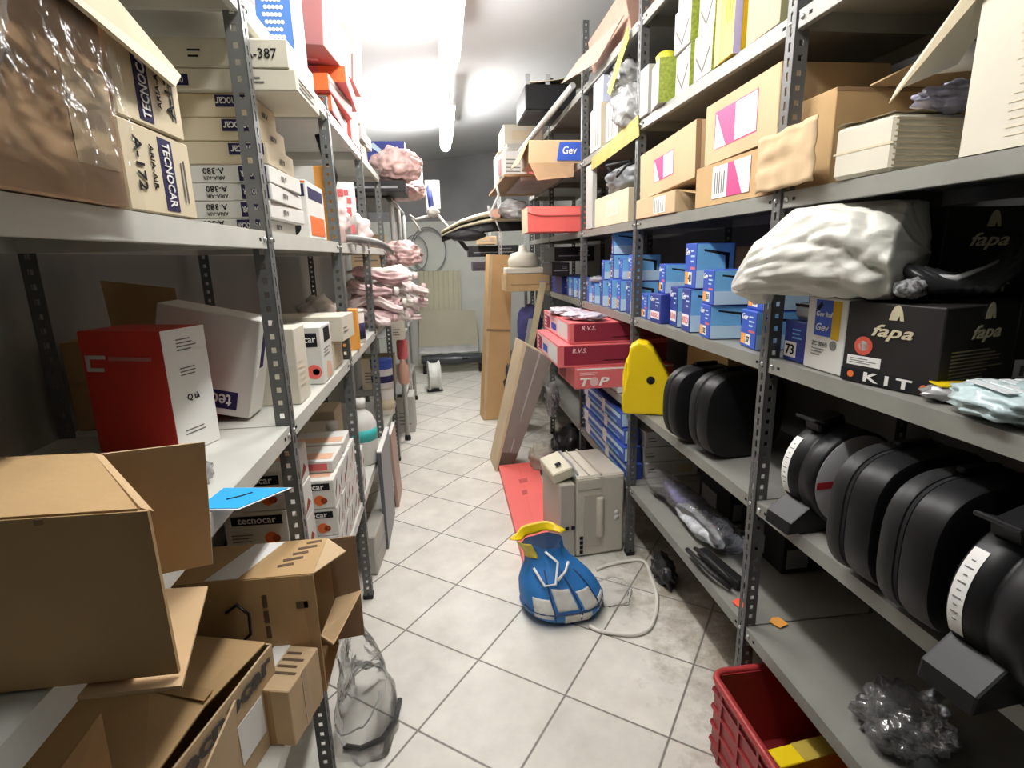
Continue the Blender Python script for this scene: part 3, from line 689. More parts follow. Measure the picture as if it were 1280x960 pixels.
# nearest carton of all, flaps up
t = thing('open_carton', 'kraft carton with upright pale flaps at the bottom left, in front of the lettered one', 'carton', (-.56, .70, Z3))
L = t.location; x0, x1, y0, y1, z1 = -.70, -.447, .58, .79, .82
m = MB()
for p, q in (((x0, y0), (x1, y0)), ((x1, y0), (x1, y1)), ((x1, y1), (x0, y1)), ((x0, y1), (x0, y0))):
    m.panel([P(p[0], p[1], Z3), P(q[0], q[1], Z3), P(q[0], q[1], z1), P(p[0], p[1], z1)], th)
m.panel([P(x0, y0, Z3+.003), P(x1, y0, Z3+.003), P(x1, y1, Z3+.003), P(x0, y1, Z3+.003)], th); m.build('body', CARD_L, t)
m = MB(); m.panel([P(-.428, .92, .859), P(-.444, .92, .70), P(-.450, .80, .70), P(-.444, .80, .822)], .004); m.build('side_flap', CARD_L, t)
m = MB(); m.panel([P(-.60, .80, .822), P(-.447, .80, .832), P(-.43, .70, .826), P(-.60, .70, .836)], .004); m.build('far_flap', CARD_IN, t)
m = MB(); m.panel([P(-.576, .80, .968), P(-.605, .66, .93), P(-.60, .62, .82), P(-.58, .80, .82)], .004); m.build('side_flap', CARD, t)
# ---- grey filter boxes deep in the shade, then the lit white stack in bay two
def small_filter(x, y, z, label, shade, grp):
    carton('filter_box', label, 'box', x, y, z, WHITE, group=grp, rz=random.uniform(-2, 2), prints=[
        ('p', '-y', .12, .66, .92, .90, BLACKINK, 'name_band'), ('t', '-y', 'tecnocar', .52, .78, (z[1]-z[0])*.15, PAPER, 0, (x[1]-x[0])*.6, 0, .01),
        ('d', '-y', .72, .30, .02, ORANGE), ('d', '-y', .80, .28, .012, M('dark red print', (.35, .05, .02))), ('l', '-y', .1, .2, .5, .45, 3, GREYINK),
        ('q', '+x', [(.15, .3), (.5, .72), (.5, .86), (.15, .5)], GREYINK), ('q', '+x', [(.65, .15), (.9, .3), (.8, .5)], M('dark red print', (.35, .05, .02))), ('p', '+z', .1, .3, .9, .6, M('salmon print', (.75, .45, .3)))])
g = 'filter boxes in the shade under the middle left shelf'
k = 0
names = ['lowest', 'second', 'third', 'fourth', 'topmost']
for i in range(4):
    small_filter((-.70, -.51), (1.62, 1.90), (Z3+.128*i, Z3+.126+.128*i), 'shaded grey filter box seen behind the first left post, %s of its column' % names[i if i < 3 else 4], 0, g)
for i in range(3):
    small_filter((-.95, -.76), (1.62, 1.90), (Z3+.128*i, Z3+.126+.128*i), 'shaded filter box in the column left of the one by the first left post, %s' % ['lowest', 'middle', 'topmost'][i], 0, g)
g = 'white filter boxes with orange pictures on the low left shelf'
cols = ['first', 'second', 'third', 'fourth', 'fifth']
for j in range(5):
    for i in range(3 if j < 4 else 2):
        dy = .10 if j == 4 else 0
        small_filter((-.64, -.44), (1.945+.124*j+dy, 2.064+.124*j+dy), (Z3+.113*i, Z3+.111+.113*i), 'white filter box with orange picture, %s column past the first left post, %s row' % (cols[j], ['bottom', 'middle', 'top'][i]), 0, g)
for j in range(2):
    carton('filter_box', 'white and salmon filter box lying flat on top of the white stack, %s' % ['nearer one', 'farther one'][j], 'box', (-.66, -.45), (2.02+.2*j, 2.20+.2*j), (Z3+.340, Z3+.385), WHITE, rz=3*j-1,
           prints=[('p', '+z', .05, .15, .95, .5, M('salmon print', (.75, .45, .3))), ('p', '-y', .1, .2, .9, .8, PINKRED)], group='flat salmon filter boxes on the white stack')
# ---- bay three, shelf .53
def bottle(loc, r, h, label, mats, cap):
    t = thing('spray_bottle', label, 'bottle', loc)
    m = MB(); m.lathe([(r*.9, 0), (r, .01), (r, h*.62), (r*.75, h*.76), (r*.32, h*.84), (r*.32, h*.9), (.001, h*.9)]); m.build('bottle_body', mats[0], t)
    m = MB(); m.lathe([(r+.0008, h*.38), (r+.0008, h*.56)]); m.build('label_band', mats[1], t)
    m = MB(); m.lathe([(r*.4, h*.88), (r*.4, h), (.001, h)]); m.build('cap', cap, t)
    return t
bottle((-.50, 3.02, Z3), .085, .37, 'white plastic bottle with teal label on the low left shelf', (WHITE, M('teal print', (.05, .5, .48), .5)), WHITE)
bottle((-.62, 2.84, Z3), .075, .30, 'white plastic bottle standing behind the teal labelled one', (CREAM, NAVY), WHITE)
tin((-.48, 4.02, Z3+.0), .075, .20, 'squat cream tin under the royal blue one on the low left shelf', [(.2, .6, BEIGE)], lid=CREAM)
tin((-.48, 4.02, Z3+.207), .078, .20, 'white tin with royal blue bands stacked on a cream tin, low left shelf', [(.70, .98, BLUE), (.2, .45, NAVY)], lid=BLUE)
for i in range(3):
    carton('small_carton', 'small mixed carton at the back of the low left shelf, %s' % ['nearest of three', 'middle of three', 'farthest of three'][i], 'carton', (-.80, -.66), (2.6+.26*i, 2.82+.26*i), (Z3, Z3+.2+.04*i), (WHITE, CREAM, BEIGE)[i])
t = thing('sample_board', 'dark slate coloured board with white edge standing on the floor against the third left post', 'board', (-.405, 3.19, 0))
m = MB(); m.box((.0, 0, .30), (.022, .46, .60), bev=.002); m.build('panel', M('slate laminate', (.11, .11, .13), .35, var=.1), t)
m = MB(); m.box((.0, 0, .604), (.026, .465, .008)); m.build('white_edge', PAPER, t)
t = thing('sample_board', 'brown pink board leaning behind the slate one beside the left shelving', 'board', (-.385, 3.66, 0), (0, R_(-2), 0))
m = MB(); m.box((0, 0, .26), (.02, .30, .52), bev=.002); m.build('panel', M('pinkish laminate', (.45, .30, .24), .5, var=.1), t)
m = MB(); m.box((0, 0, .523), (.022, .3, .006)); m.build('white_edge', PAPER, t)
t = thing('grey_case', 'beige grey plastic case on the floor by the second left post', 'case', (-.455, 2.86, 0), (0, 0, R_(-4)))
m = MB(); m.box((0, 0, .115), (.08, .34, .23), bev=.008); m.build('shell', M('beige grey plastic', (.42, .40, .36), .5), t)
m = MB(); m.box((.041, 0, .115), (.003, .26, .012)); m.build('seam', GREYPL, t)
# ---- pink cloth rolls spilling over the third and fourth bays, shelf 1.225
PINKS = [M('pink white cloth', (.80, .66, .64), .8, var=.14, vscale=18), M('faded rose cloth', (.66, .46, .46), .8, var=.14, vscale=18), M('off white cloth', (.76, .72, .66), .8, var=.1, vscale=18)]
rolls = [(-.60, -.30, 3.57, .03), (-.62, -.28, 3.66, .03), (-.58, -.24, 3.80, .03), (-.60, -.20, 3.94, .03), (-.62, -.22, 4.08, .03), (-.60, -.18, 4.2, .03),
         (-.60, -.29, 3.60, .115), (-.60, -.24, 3.72, .12), (-.58, -.17, 3.88, .115), (-.60, -.14, 4.03, .12),
         (-.60, -.28, 3.62, .20), (-.60, -.20, 3.80, .205), (-.60, -.12, 3.97, .20), (-.58, -.26, 3.70, .285), (-.58, -.16, 3.90, .285)]
pos = ['bottom layer', 'second layer', 'third layer', 'top layer']
for i, (xa, xb, y, z) in enumerate(rolls):
    t = thing('cloth_roll', 'rolled pink cloth jutting over the middle left shelf, %s, %s from near side' % (pos[min(3, int(z/.085))], ['first', 'second', 'third', 'fourth', 'fifth', 'sixth'][[0, 1, 2, 3, 4, 5, 0, 1, 2, 3, 0, 1, 2, 0, 1][i]]),
              'cloth', (xa, y, Z2+z+.05), (0, 0, R_(random.uniform(-17, 12))), group='pink cloth rolls on the middle left shelf')
    m = MB(); rn = random.Random(i); Lr = xb-xa
    def fn(a, b, i=i, Lr=Lr):
        ang = b*2*math.pi; r = (.026+.020*((i*37) % 10)/10)*(1+.75*noise.fractal(Vector((a*4+i*2, math.cos(ang)*1.6, math.sin(ang)*1.6)), 1, 2, 3)+.18*math.sin(ang*5+i+a*6))*(1-.45*max(0, a-.8)*5)
        return Vector((a*Lr*(.86+.28*((i*53) % 10)/10), math.cos(ang)*r*1.25+.03*math.sin(a*5+i), math.sin(ang)*r-.09*max(0, a-.6)+.02*math.sin(a*6+2*i)))
    m.grid(fn, 26, 26); m.build('cloth', PINKS[i % 3], t)
    m = MB(); m.lathe([(.012, Lr-.004), (.022, Lr-.002), (.028, Lr-.03)], axis='x', c=(0, 0, -.018)); m.build('inner_fold', PINKS[(i+1) % 3], t)
# ================================================================== RIGHT RUN
BARC = lambda f, u0, v0, u1, v1: [('p', f, u0, v0, u1, v1, PAPER, 'white_label'), ('l', f, u0+.02, v0+.03, u1-.02, v1-.05, 7, GREYINK, 1)]
ZA, ZB, ZC, ZD, ZE, ZF = .427, .887, 1.347, 1.817, 2.264, 2.702
# ---- shelf 1.815, near bay
t = carton('paper_bundle', 'bundle of folded cream corrugated card tied on the upper right shelf', 'bundle', (.945, 1.16), (1.12, 1.285), (ZD, ZD+.115), CREAM, rz=4,
           prints=[('l', '-y', .0, .05, 1, .95, 9, BEIGE), ('p', '-x', 0, .48, 1, .52, BEIGE, 'crease')], bev=.008)
m = MB(); m.grid(lambda a, b: Vector((-.11+.22*a, -.08+.16*b, .118+.012*noise.noise(Vector((a*3, b*3, 1)))+.01*a)), 10, 8); m.build('bent_top_sheet', BEIGE, t)
m = MB(); m.blob((1.10, 1.11, ZD+.145), (.09, .06, .028), .4, 2.5, 2, 4)
tag(m.build('film_scrap', M('violet grey film', (.30, .30, .42), .3, var=.5, vscale=22)), 'scrap of violet and grey film lying on the folded card bundle', 'film')
t = thing('cream_carton', 'big cream corrugated carton with its lid flap thrown open at the right edge', 'carton', (1.12, .80, ZD))
L = t.location; th = .006
def P(x, y, z): return Vector((x, y, z))-L
x0, x1, y0, y1, z1 = .955, 1.36, .62, .955, 2.14
m = MB()
for p, q in (((x0, y0), (x1, y0)), ((x1, y0), (x1, y1)), ((x1, y1), (x0, y1)), ((x0, y1), (x0, y0))):
    m.panel([P(p[0], p[1], ZD), P(q[0], q[1], ZD), P(q[0]+.0, q[1], z1), P(p[0], p[1], z1)], th)
m.panel([P(x0, y0, ZD+.004), P(x1, y0, ZD+.004), P(x1, y1, ZD+.004), P(x0, y1, ZD+.004)], th); m.build('body', CREAM, t)
m = MB()
rn = random.Random(4)
for k in range(18):
    z = ZD+.02+.013*k; a = rn.uniform(.0, .16); m.box(P(x0-.0035, (y0+y1)/2-.02+a*.4, z), (.001, (y1-y0)*.66-a, .0012))
m.build('corrugation_marks', BEIGE, t)
m = MB(); m.panel([P(.975, 1.15, 1.985), P(1.06, 1.10, 2.02), P(1.01, .925, 2.145), P(.93, .93, 2.12)], .006); m.build('lid_flap', CREAM, t)
m = MB(); m.panel([P(.93, .93, 2.12), P(.975, 1.15, 1.985), P(.97, 1.16, 1.96), P(.94, .93, 2.09)], .004); m.build('flap_fold', BEIGE, t)
carton('grey_bracket', 'grey pressed metal bracket hanging below the top right shelf at the right edge', 'bracket', (.93, 1.10), (.80, .90), (2.165, 2.215), M('grey metal', (.32, .33, .34), .35, metal=.5), ry=-6,
       prints=[('p', '-x', .45, 0, .55, 1, BLACKINK, 'gap'), ('p', '-y', .3, .3, .7, .7, GREYPL)])
t = carton('brown_carton', 'brown carton behind the post on the upper right shelf, half in shade', 'carton', (1.02, 1.40), (1.40, 1.553), (ZD, 2.06), CARD, prints=[('p', '-y', .0, .96, 1, 1, CARD_D, 'lid_edge')])
m = MB(); m.panel([(-.10, -.078, .246), (.19, -.078, .246), (.19, -.18, .30), (-.02, -.18, .29)], .004); m.build('open_flap', CARD_IN, t)
m = MB(); m.tube([(.0, 0, 0), (.28, -.02, .02)], .03, 16)
tag(m.build('white_tube', WHITE, None, (1.13, 1.25, 2.075)), 'short white card tube lying on the brown carton flap, upper right shelf', 'tube')
# ---- shelf 1.815, bay R1-R2: magenta labelled cartons
t = thing('kraft_carton', 'low kraft carton with magenta label and crumpled flap bent round the first right post', 'carton', (1.08, 1.80, ZD))
L = t.location; x0, x1, y0, y1, z1 = .955, 1.32, 1.56, 2.03, 1.955
m = MB()
for p, q in (((x0, y0), (x1, y0)), ((x1, y0), (x1, y1)), ((x1, y1), (x0, y1)), ((x0, y1), (x0, y0))):
    m.panel([P(p[0], p[1], ZD), P(q[0], q[1], ZD), P(q[0], q[1], z1), P(p[0], p[1], z1)], th)
m.panel([P(x0, y0, ZD+.004), P(x1, y0, ZD+.004), P(x1, y1, ZD+.004), P(x0, y1, ZD+.004)], th); m.build('body', CARD, t)
m = MB()
def crum(a, b):
    return P(.935-.03*a, 1.60-.30*a, ZD+.004+.15*b)+Vector((.010*noise.noise(Vector((a*5, b*5, 7))), 0, .008*noise.noise(Vector((a*4, b*2, 3)))))
m.grid(crum, 16, 12); o = m.build('crumpled_flap', CARD_L, t); md = o.modifiers.new('thick', 'SOLIDIFY'); md.thickness = .004
def quadx(nm, ya, yb, za, zb, mat, x):
    m = MB(); m.panel([P(x, ya, za), P(x, yb, za), P(x, yb, zb), P(x, ya, zb)], .001); m.build(nm, mat, t)
quadx('white_label', 1.80, 1.90, ZD+.02, ZD+.125, PAPER, .9505); quadx('magenta_label', 1.66, 1.80, ZD+.02, ZD+.125, MAGENTA, .9505)
m = MB(); m.panel([P(.9495, 1.66, ZD+.02), P(.9495, 1.70, ZD+.02), P(.9495, 1.76, ZD+.125), P(.9495, 1.66, ZD+.125)], .001); m.build('white_wedge', PAPER, t)
m = MB()
for k in range(5): m.box(P(.9495, 1.82+.015*k, ZD+.07), (.001, .006, .07))
m.build('text_lines', GREYINK, t)
MAG = lambda f, u0, v0, u1, v1: [('p', f, u0, v0, u1, v1, MAGENTA, 'magenta_label'), ('p', f, u0+(u1-u0)*.52, v0+.02, u1-.005, v1-.02, PAPER, 'white_label', .0016),
                                 ('q', f, [(u0+.01, v0+.01), (u0+(u1-u0)*.3, v0+.01), (u0+.02, v1-.03)], PAPER, 'white_wedge'), ('l', f, u0+(u1-u0)*.58, v0+.06, u1-.03, v1-.08, 6, GREYINK, 1)]
carton('kraft_carton', 'large kraft carton with magenta label right beside the first right post, upper of two', 'carton', (.965, 1.30), (1.56, 2.0), (1.962, 2.165), CARD_L, rx=-1.5, prints=MAG('-x', .16, .22, .76, .82))
carton('kraft_carton', 'kraft carton with smaller magenta label, resting askew on a flat carton', 'carton', (.955, 1.30), (2.05, 2.63), (1.915, 2.12), CARD_L, rx=-3, prints=[('p', '-y', 0, 0, .06, 1, CARD_D, 'edge')]+MAG('-x', .30, .25, .66, .72))
t = carton('flat_carton', 'flat kraft carton with white label under the askew magenta labelled one', 'carton', (.945, 1.28), (2.20, 2.65), (ZD, 1.905), CARD_L, prints=BARC('-x', .50, .12, .78, .88))
m = MB(); m.panel([(-.165, -.26, .08), (.10, -.26, .08), (.10, -.36, .05), (-.14, -.36, .06)], .004); m.build('open_flap', CARD, t)
# ---- bay R2-R3
t = carton('beige_carton', 'beige carton with square label past the second right post on the upper shelf', 'carton', (.955, 1.25), (2.80, 3.42), (ZD, 1.985), BEIGE, prints=[('p', '-x', .38, .28, .74, .78, CREAM, 'square_label'), ('l', '-x', .44, .35, .68, .7, 5, BEIGE, 1)])
carton('white_board', 'narrow white board standing beside the beige carton on the upper right shelf', 'board', (.945, .975), (3.45, 3.60), (ZD, 2.20), WHITE_DIM)
t = thing('grey_bag', 'slack dark grey bag with straps lying on the beige carton', 'bag', (1.06, 3.08, 1.987))
m = MB(); m.blob((0, 0, .07), (.12, .26, .08), .25, 2, 11, 4, .9); m.build('bag_body', M('grey nylon', (.24, .25, .26), .5, var=.3, vscale=10), t)
m = MB(); m.tube([(-.10, -.1, .10), (-.14, -.2, .06), (-.12, -.28, .10), (-.04, -.24, .13)], .008, 8); m.tube([(-.10, .05, .12), (-.16, -.08, .13), (-.06, -.18, .14)], .008, 8); m.build('strap', DARKPL, t)
m = MB(); m.panel([(0, -.42, -.02), (0, .42, -.05), (.0, .40, .02), (0, -.40, .075)], .004)
tag(m.build('card_strip', M('old yellow card', (.42, .34, .10), .7, var=.2), None, (.943, 3.05, 2.21)), 'long yellowed card strip hanging off the shelf edge above the grey bag', 'card')
# ---- shelf 2.262
carton('olive_box', 'beige and olive carton at the near end of the high right shelf', 'carton', (.955, 1.22), (1.56, 1.75), (ZE, ZE+.30), M('dimmed beige card', (.44, .37, .26), .8), prints=[('d', '-x', .5, .5, .03, YELLOW), ('q', '-y', [(0, 0), (1, 0), (1, 1), (0, 1)], M('olive card', (.32, .30, .16), .6))], rz=-3)  # carton's beige darkened to offset strong lamp light up here
carton('yellow_box', 'bright yellow carton between the green patterned boxes and the olive one', 'carton', (.945, 1.15), (1.79, 1.93), (ZE, ZE+.34), YELLOW, prints=[('p', '-x', 0, .0, .3, 1, M('pale yellow', (.55, .40, .10), .5)), ('l', '-x', .5, .3, .9, .8, 4, ORANGE2, 1), ('p', '-y', 0, 0, .12, 1, M('violet edge', (.45, .40, .6), .5))], rz=-4)
g = 'white boxes with lime patterned ends on the high right shelf'
rowsn = ['bottom', 'middle', 'top']
for i in range(3):
    for j, (ya, yb) in enumerate(((1.96, 2.11), (2.14, 2.30))):
        carton('lime_end_box', 'white box with lime patterned end, %s row, %s column from the yellow carton' % (rowsn[i], ['nearer', 'farther'][j]), 'box', (.955+.008*((i+j) % 2), 1.03), (ya, yb), (ZE+.152*i, ZE+.15+.152*i), WHITE_DIM, rz=-2-3*((i+j) % 2),
               group=g, prints=[('p', '-y', 0, 0, 1, 1, GREENP, 'patterned_end'), ('q', '-x', [(.1, .5), (.5, .1), (.52, .14), (.13, .55)], GREYINK), ('q', '-x', [(.5, .1), (.9, .55), (.87, .6), (.48, .14)], GREYINK)])
t = carton('lime_end_box', 'single white box with lime patterned end set apart beyond the stack', 'box', (.935, 1.03), (2.35, 2.50), (ZE, ZE+.17), WHITE_DIM, rz=-10, group=g, prints=[('p', '-y', 0, 0, 1, 1, GREENP, 'patterned_end')])
m = MB(); m.lathe([(.04, 0), (.045, .03), (.03, .045), (.001, .046)], (0, .02, .17)); m.build('lime_cap', LEMON, t)
carton('white_box', 'thin white box standing by the second right post on the high shelf', 'box', (.94, 1.0), (2.53, 2.63), (ZE, ZE+.20), WHITE_DIM, prints=[('p', '-x', .1, .05, .4, .95, GREYCARD)])
carton('cream_tray', 'shallow cream tray under the thin white box at the second right post', 'tray', (.955, 1.25), (2.36, 2.52), (ZE, ZE+.001+.0), WHITE) if False else None
for i, (ya, yb, h, lab) in enumerate(((3.30, 3.52, .24, 'white carton with faint print standing past the second right post on the high shelf'), (2.98, 3.20, .20, 'white carton nearer the second right post, beside the clear bags'))):
    carton('white_carton', lab, 'carton', (.95, 1.15), (ya, yb), (ZE, ZE+h), WHITE_DIM, prints=[('l', '-x', .2, .1, .8, .9, 4, GREYINK, 1), ('p', '-y', 0, 0, 1, 1, BEIGE, 'end')])
carton('clear_tray_box', 'bluish clear plastic box on top of the farther white carton', 'box', (.96, 1.14), (3.30, 3.50), (ZE+.242, ZE+.385), M('bluish plastic', (.62, .66, .78), .2, alpha=.75), prints=[('p', '-x', .1, .9, .9, .98, PAPER)])
for i, (x, y, z, r, lab) in enumerate(((1.04, 3.10, ZE+.205, .10, 'puffed clear polythene bag lying over the white cartons on the high right shelf'), (1.02, 2.87, ZE, .12, 'puffed clear polythene bag slumped by the second right post on the high shelf'))):
    m = MB(); m.blob((0, 0, r*.85), (r, r*1.1, r), .3, 2.3, 20+i, 4, .85, sharp=True)
    tag(m.build('clear_bag', MILKY, None, (x, y, z)), lab, 'bag')
    m = MB(); m.blob((0, 0, 0), (r*.6, r*.7, r*.5), .3, 2.3, 30+i, 3)
    o = m.build('contents', M('mottled contents', (.45, .42, .36), .6, var=.6, vscale=30), bpy.data.objects[-1] if False else [q for q in COL.objects if q.name.startswith('clear_bag')][-1], (0, 0, r*.6))
t = thing('yellow_tag', 'bright yellow card slip slanting above the clear bags', 'card', (.935, 2.95, 2.60))
m = MB(); m.panel([(0, .17, -.09), (0, .12, -.12), (0, -.16, .05), (0, -.14, .11)], .003); m.build('slip', LEMON, t)
t = thing('old_carton', 'old reddish brown carton hanging open off the topmost right shelf', 'carton', (.95, 3.45, ZF))
L = t.location
m = MB(); m.panel([P(1.0, 2.92, 2.71), P(1.0, 3.62, 2.71), P(.96, 3.62, 2.92), P(.95, 2.92, 2.92)], .006); m.panel([P(1.0, 2.92, 2.71), P(1.36, 2.92, 2.71), P(1.36, 2.92, 2.92), P(.95, 2.92, 2.92)], .006)
m.panel([P(1.0, 2.92, 2.71), P(1.36, 2.92, 2.71), P(1.36, 3.62, 2.71), P(1.0, 3.62, 2.71)], .006); m.build('body', M('reddish card', (.34, .20, .15), .8, var=.12), t)
m = MB(); m.panel([P(.95, 2.92, 2.80), P(.88, 3.55, 2.80), P(.80, 3.66, 2.70), P(.90, 3.20, 2.68)], .005); m.build('hanging_flap', M('pinkish card', (.36, .23, .18), .8, var=.1), t)

# ---- shelf 1.345, near bay
carton('blue_box', 'blue box numbered 73 just this side of the first right post', 'box', (.985, 1.17), (1.345+.03, 1.47), (ZC, ZC+.115), BLUED, prints=[('p', '-x', .06, .1, .62, .48, PAPER, 'number_label'), ('t', '-x', '73', .34, .29, .030, BLACKINK, 0, None, 0, .02), ('l', '-x', .4, .55, .95, .85, 3, SKY)])
carton('clear_tub', 'clear grey tub on top of the box numbered 73', 'tub', (1.0, 1.15), (1.38, 1.46), (ZC+.117, ZC+.165), M('grey clear plastic', (.45, .47, .48), .2, alpha=.8), prints=[('p', '-x', .1, .8, .9, .95, BLACKINK)], bev=.012)
carton('white_carton', 'tall white carton with blue and yellow printed panel beside the black kit box', 'carton', (.975, 1.18), (1.215, 1.362), (ZC, ZC+.19), WHITE, prints=[
    ('p', '-x', .22, .48, .66, .97, BLUE, 'blue_panel'), ('p', '-x', .66, .46, .86, .97, YELLOW, 'yellow_stripe'), ('t', '-x', 'Gev', .44, .60, .020, PAPER, 0, .05, .2, .01), ('t', '-x', 'Gev Ital', .46, .78, .013, PAPER, 0, .06, .2, .01),
    ('q', '-x', [(.24, .85), (.36, .95), (.40, .90), (.3, .8)], BLACKINK), ('t', '-x', '2C 0060', .40, .37, .012, GREYINK), ('l', '-x', .2, .2, .55, .32, 3, GREYINK), ('d', '-x', .74, .38, .012, GREYINK)])
def fapa(root, d, faces, col, kit=None):
    """script name with the little emblem above it"""
    W = {'-x': d[1], '-y': d[0]}
    for f, u, v, s in faces:
        org, r, up, w, h = face_frame(f, d); n = r.cross(up); c = org+r*(u*w)+up*(v*h)+n*.0008
        letter(root, 'fapa', col, c, r, up, s*.9, s*2.3, .35, .018)
        e = MB(); pc = c+up*s*1.12+r*s*.15
        pts = [(-.5, -.45), (-.40, .05), (-.22, .42), (.02, .55), (.22, .40), (.36, .05), (.46, -.45), (.22, -.45), (.16, -.1), (.02, -.45)]
        e.panel([pc+(r*a+up*b)*s*.85 for a, b in pts], .001); e.build('emblem', col, root)
d = (.25, .215, .19)
t = carton('kit_box', 'black box with KIT along the bottom, standing at the shelf edge', 'box', (.98, .98+d[0]), (1.012, 1.012+d[1]), (ZC, ZC+d[2]), BLACKCARD, rz=14, prints=[
    ('p', '-x', .0, .02, 1, .17, BLACKINK, 'kit_band'), ('t', '-x', 'K I T', .53, .095, .022, PAPER, 0, .11, 0, .03), ('d', '-x', .12, .10, .008, ORANGE), ('d', '-x', .90, .09, .008, ORANGE),
    ('d', '-x', .23, .47, .022, M('brick red print', (.6, .10, .06), .5), 'red_seal'), ('p', '-x', .06, .22, .44, .34, PAPER, 'white_label'), ('l', '-x', .09, .24, .42, .32, 3, GREYINK),
    ('l', '-y', .14, .16, .88, .52, 9, M('dull gold ink', (.28, .24, .16), .6)), ('d', '-x', .23, .47, .012, PAPER)])
fapa(t, d, [('-x', .52, .66, .040), ('-y', .56, .68, .042)], GOLDINK)
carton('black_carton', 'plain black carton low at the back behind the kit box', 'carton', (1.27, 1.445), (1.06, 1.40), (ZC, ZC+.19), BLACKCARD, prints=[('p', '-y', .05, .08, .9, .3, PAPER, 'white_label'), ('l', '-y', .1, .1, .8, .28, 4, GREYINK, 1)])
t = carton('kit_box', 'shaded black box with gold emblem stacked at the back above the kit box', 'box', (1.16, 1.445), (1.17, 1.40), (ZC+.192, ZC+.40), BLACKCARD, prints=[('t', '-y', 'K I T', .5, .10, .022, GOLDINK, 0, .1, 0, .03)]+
    [('p', '-y', .1, .3+.13*k, .3, .36+.13*k, DARKPL) for k in range(3)])
fapa(t, (.285, .23, .208), [('-y', .42, .62, .045)], GOLDINK)
t = thing('carrier_bag', 'crumpled white carrier bag of dark cloth slumped over the boxes at the first right post', 'bag', (1.06, 1.27, ZC+.192))
L = t.location
m = MB()
def bag(a, b):
    # a along the length (tail at the aisle end), b around
    ang = b*2*math.pi
    cp = [(.875, 1.585), (.870, 1.45), (.97, 1.33), (1.06, 1.235), (1.115, 1.15)]; q = min(3.999, a*4); i = int(q); f = q-i
    cen = Vector((cp[i][0]*(1-f)+cp[i+1][0]*f, cp[i][1]*(1-f)+cp[i+1][1]*f, 1.555+.095*math.sin(min(1, a*1.2)*math.pi*.6)))
    wv = (.012+.115*math.sin(min(1, a*1.05)**.7*math.pi*.62)) if a < .98 else .03
    hv = (.010+.115*math.sin(min(1, a*1.05)**.8*math.pi*.62)) if a < .98 else .02
    wv *= min(1, .30+a*1.0)
    if a > .9: wv *= 1-(a-.9)*9.5; hv *= 1-(a-.9)*9.5
    nx = Vector((.5, .35, 0)).normalized()
    k = .92+.20*noise.fractal(Vector((a*3, math.cos(ang)*1.1, math.sin(ang)*1.1+3)), 1, 2, 2)+.34*abs(noise.noise(Vector((a*3.2+math.sin(ang)*.8, math.cos(ang)*2.6, math.sin(ang)*2.6))))+.12*abs(noise.noise(Vector((a*7, math.cos(ang)*6, math.sin(ang)*6))))
    p = cen+nx*(math.cos(ang)*wv*1.3*k)+Vector((0, 0, math.sin(ang)*hv*k))
    p.z = min(1.765, max(p.z, 1.542 if a > .3 else 1.50))
    return p-L
m.grid(bag, 110, 100); m.build('white_film', M('white carrier film', (.68, .67, .61), .35, var=.10, vscale=7, bump=.25, bscale=30), t)
m = MB()
for k in range(6):
    off = k*.018
    m.tube([Vector((1.02+off, 1.13-off*.6, 1.62-.006*k))-L, Vector((1.06+off, 1.08-off*.5, 1.575))-L, Vector((1.13+off, 1.06-off*.3, 1.57+.012*k))-L, Vector((1.20+off*.5, 1.07, 1.62+.012*k))-L], [.012, .02, .02, .008], 8)
m.build('dark_cloth', M('black shiny cloth', (.03, .03, .032), .3), t)
m = MB()
for k in range(4): m.tube([Vector((1.05+.03*k, 1.10-.015*k, 1.598))-L, Vector((1.09+.03*k, 1.055, 1.590))-L, Vector((1.16+.02*k, 1.05, 1.615+.01*k))-L], [.004, .009, .004], 6)
m.build('silver_stripe', M('silver cloth', (.55, .55, .56), .35), t)
m = MB(); m.blob(Vector((1.02, 1.09, 1.57))-L, (.04, .02, .022), .3, 4, 3, 3); m.build('spotted_cloth', M('spotted cloth', (.55, .55, .56), .5, var=.9, vscale=120), t)
m = MB(); c = Vector((1.02, 1.125, 1.655))-L
m.lathe([(.024, 0), (.030, .001), (.030, .002), (.024, .003)], axis='z'); o = m.build('printed_ring', M('blue grey print', (.18, .30, .42), .5), t, c, (R_(70), 0, R_(25)))
t = thing('silver_sachet', 'silver sachet with yellow corner lying at the foot of the kit box', 'sachet', (1.03, .965, ZC), (0, 0, R_(-20)))
m = MB(); m.blob((0, 0, .016), (.055, .035, .018), .3, 2.5, 6, 3, .9); m.build('foil', M('crinkled foil', (.5, .5, .5), .25, metal=.6), t)
m = MB(); m.panel([(-.03, -.02, .034), (.045, -.022, .034), (.03, .025, .036), (-.035, .02, .036)], .003); m.build('yellow_corner', YELLOWN, t)
t = thing('blue_film_pack', 'pale blue film pack with faint print at the right edge of the middle shelf', 'packet', (1.04, .83, ZC), (0, 0, R_(-8)))
m = MB(); m.blob((0, 0, .032), (.11, .11, .036), .25, 3, 12, 4, .9); m.build('pack_film', M('pale blue film', (.55, .68, .70), .25, var=.25, vscale=30), t)
m = MB()
for k in range(5): m.panel([(-.08+.03*k, -.05, .062), (-.06+.03*k, -.05, .062), (-.06+.03*k, .04, .066), (-.08+.03*k, .04, .066)], .002)
m.build('print_bars', M('white blue print', (.8, .85, .86), .3), t)

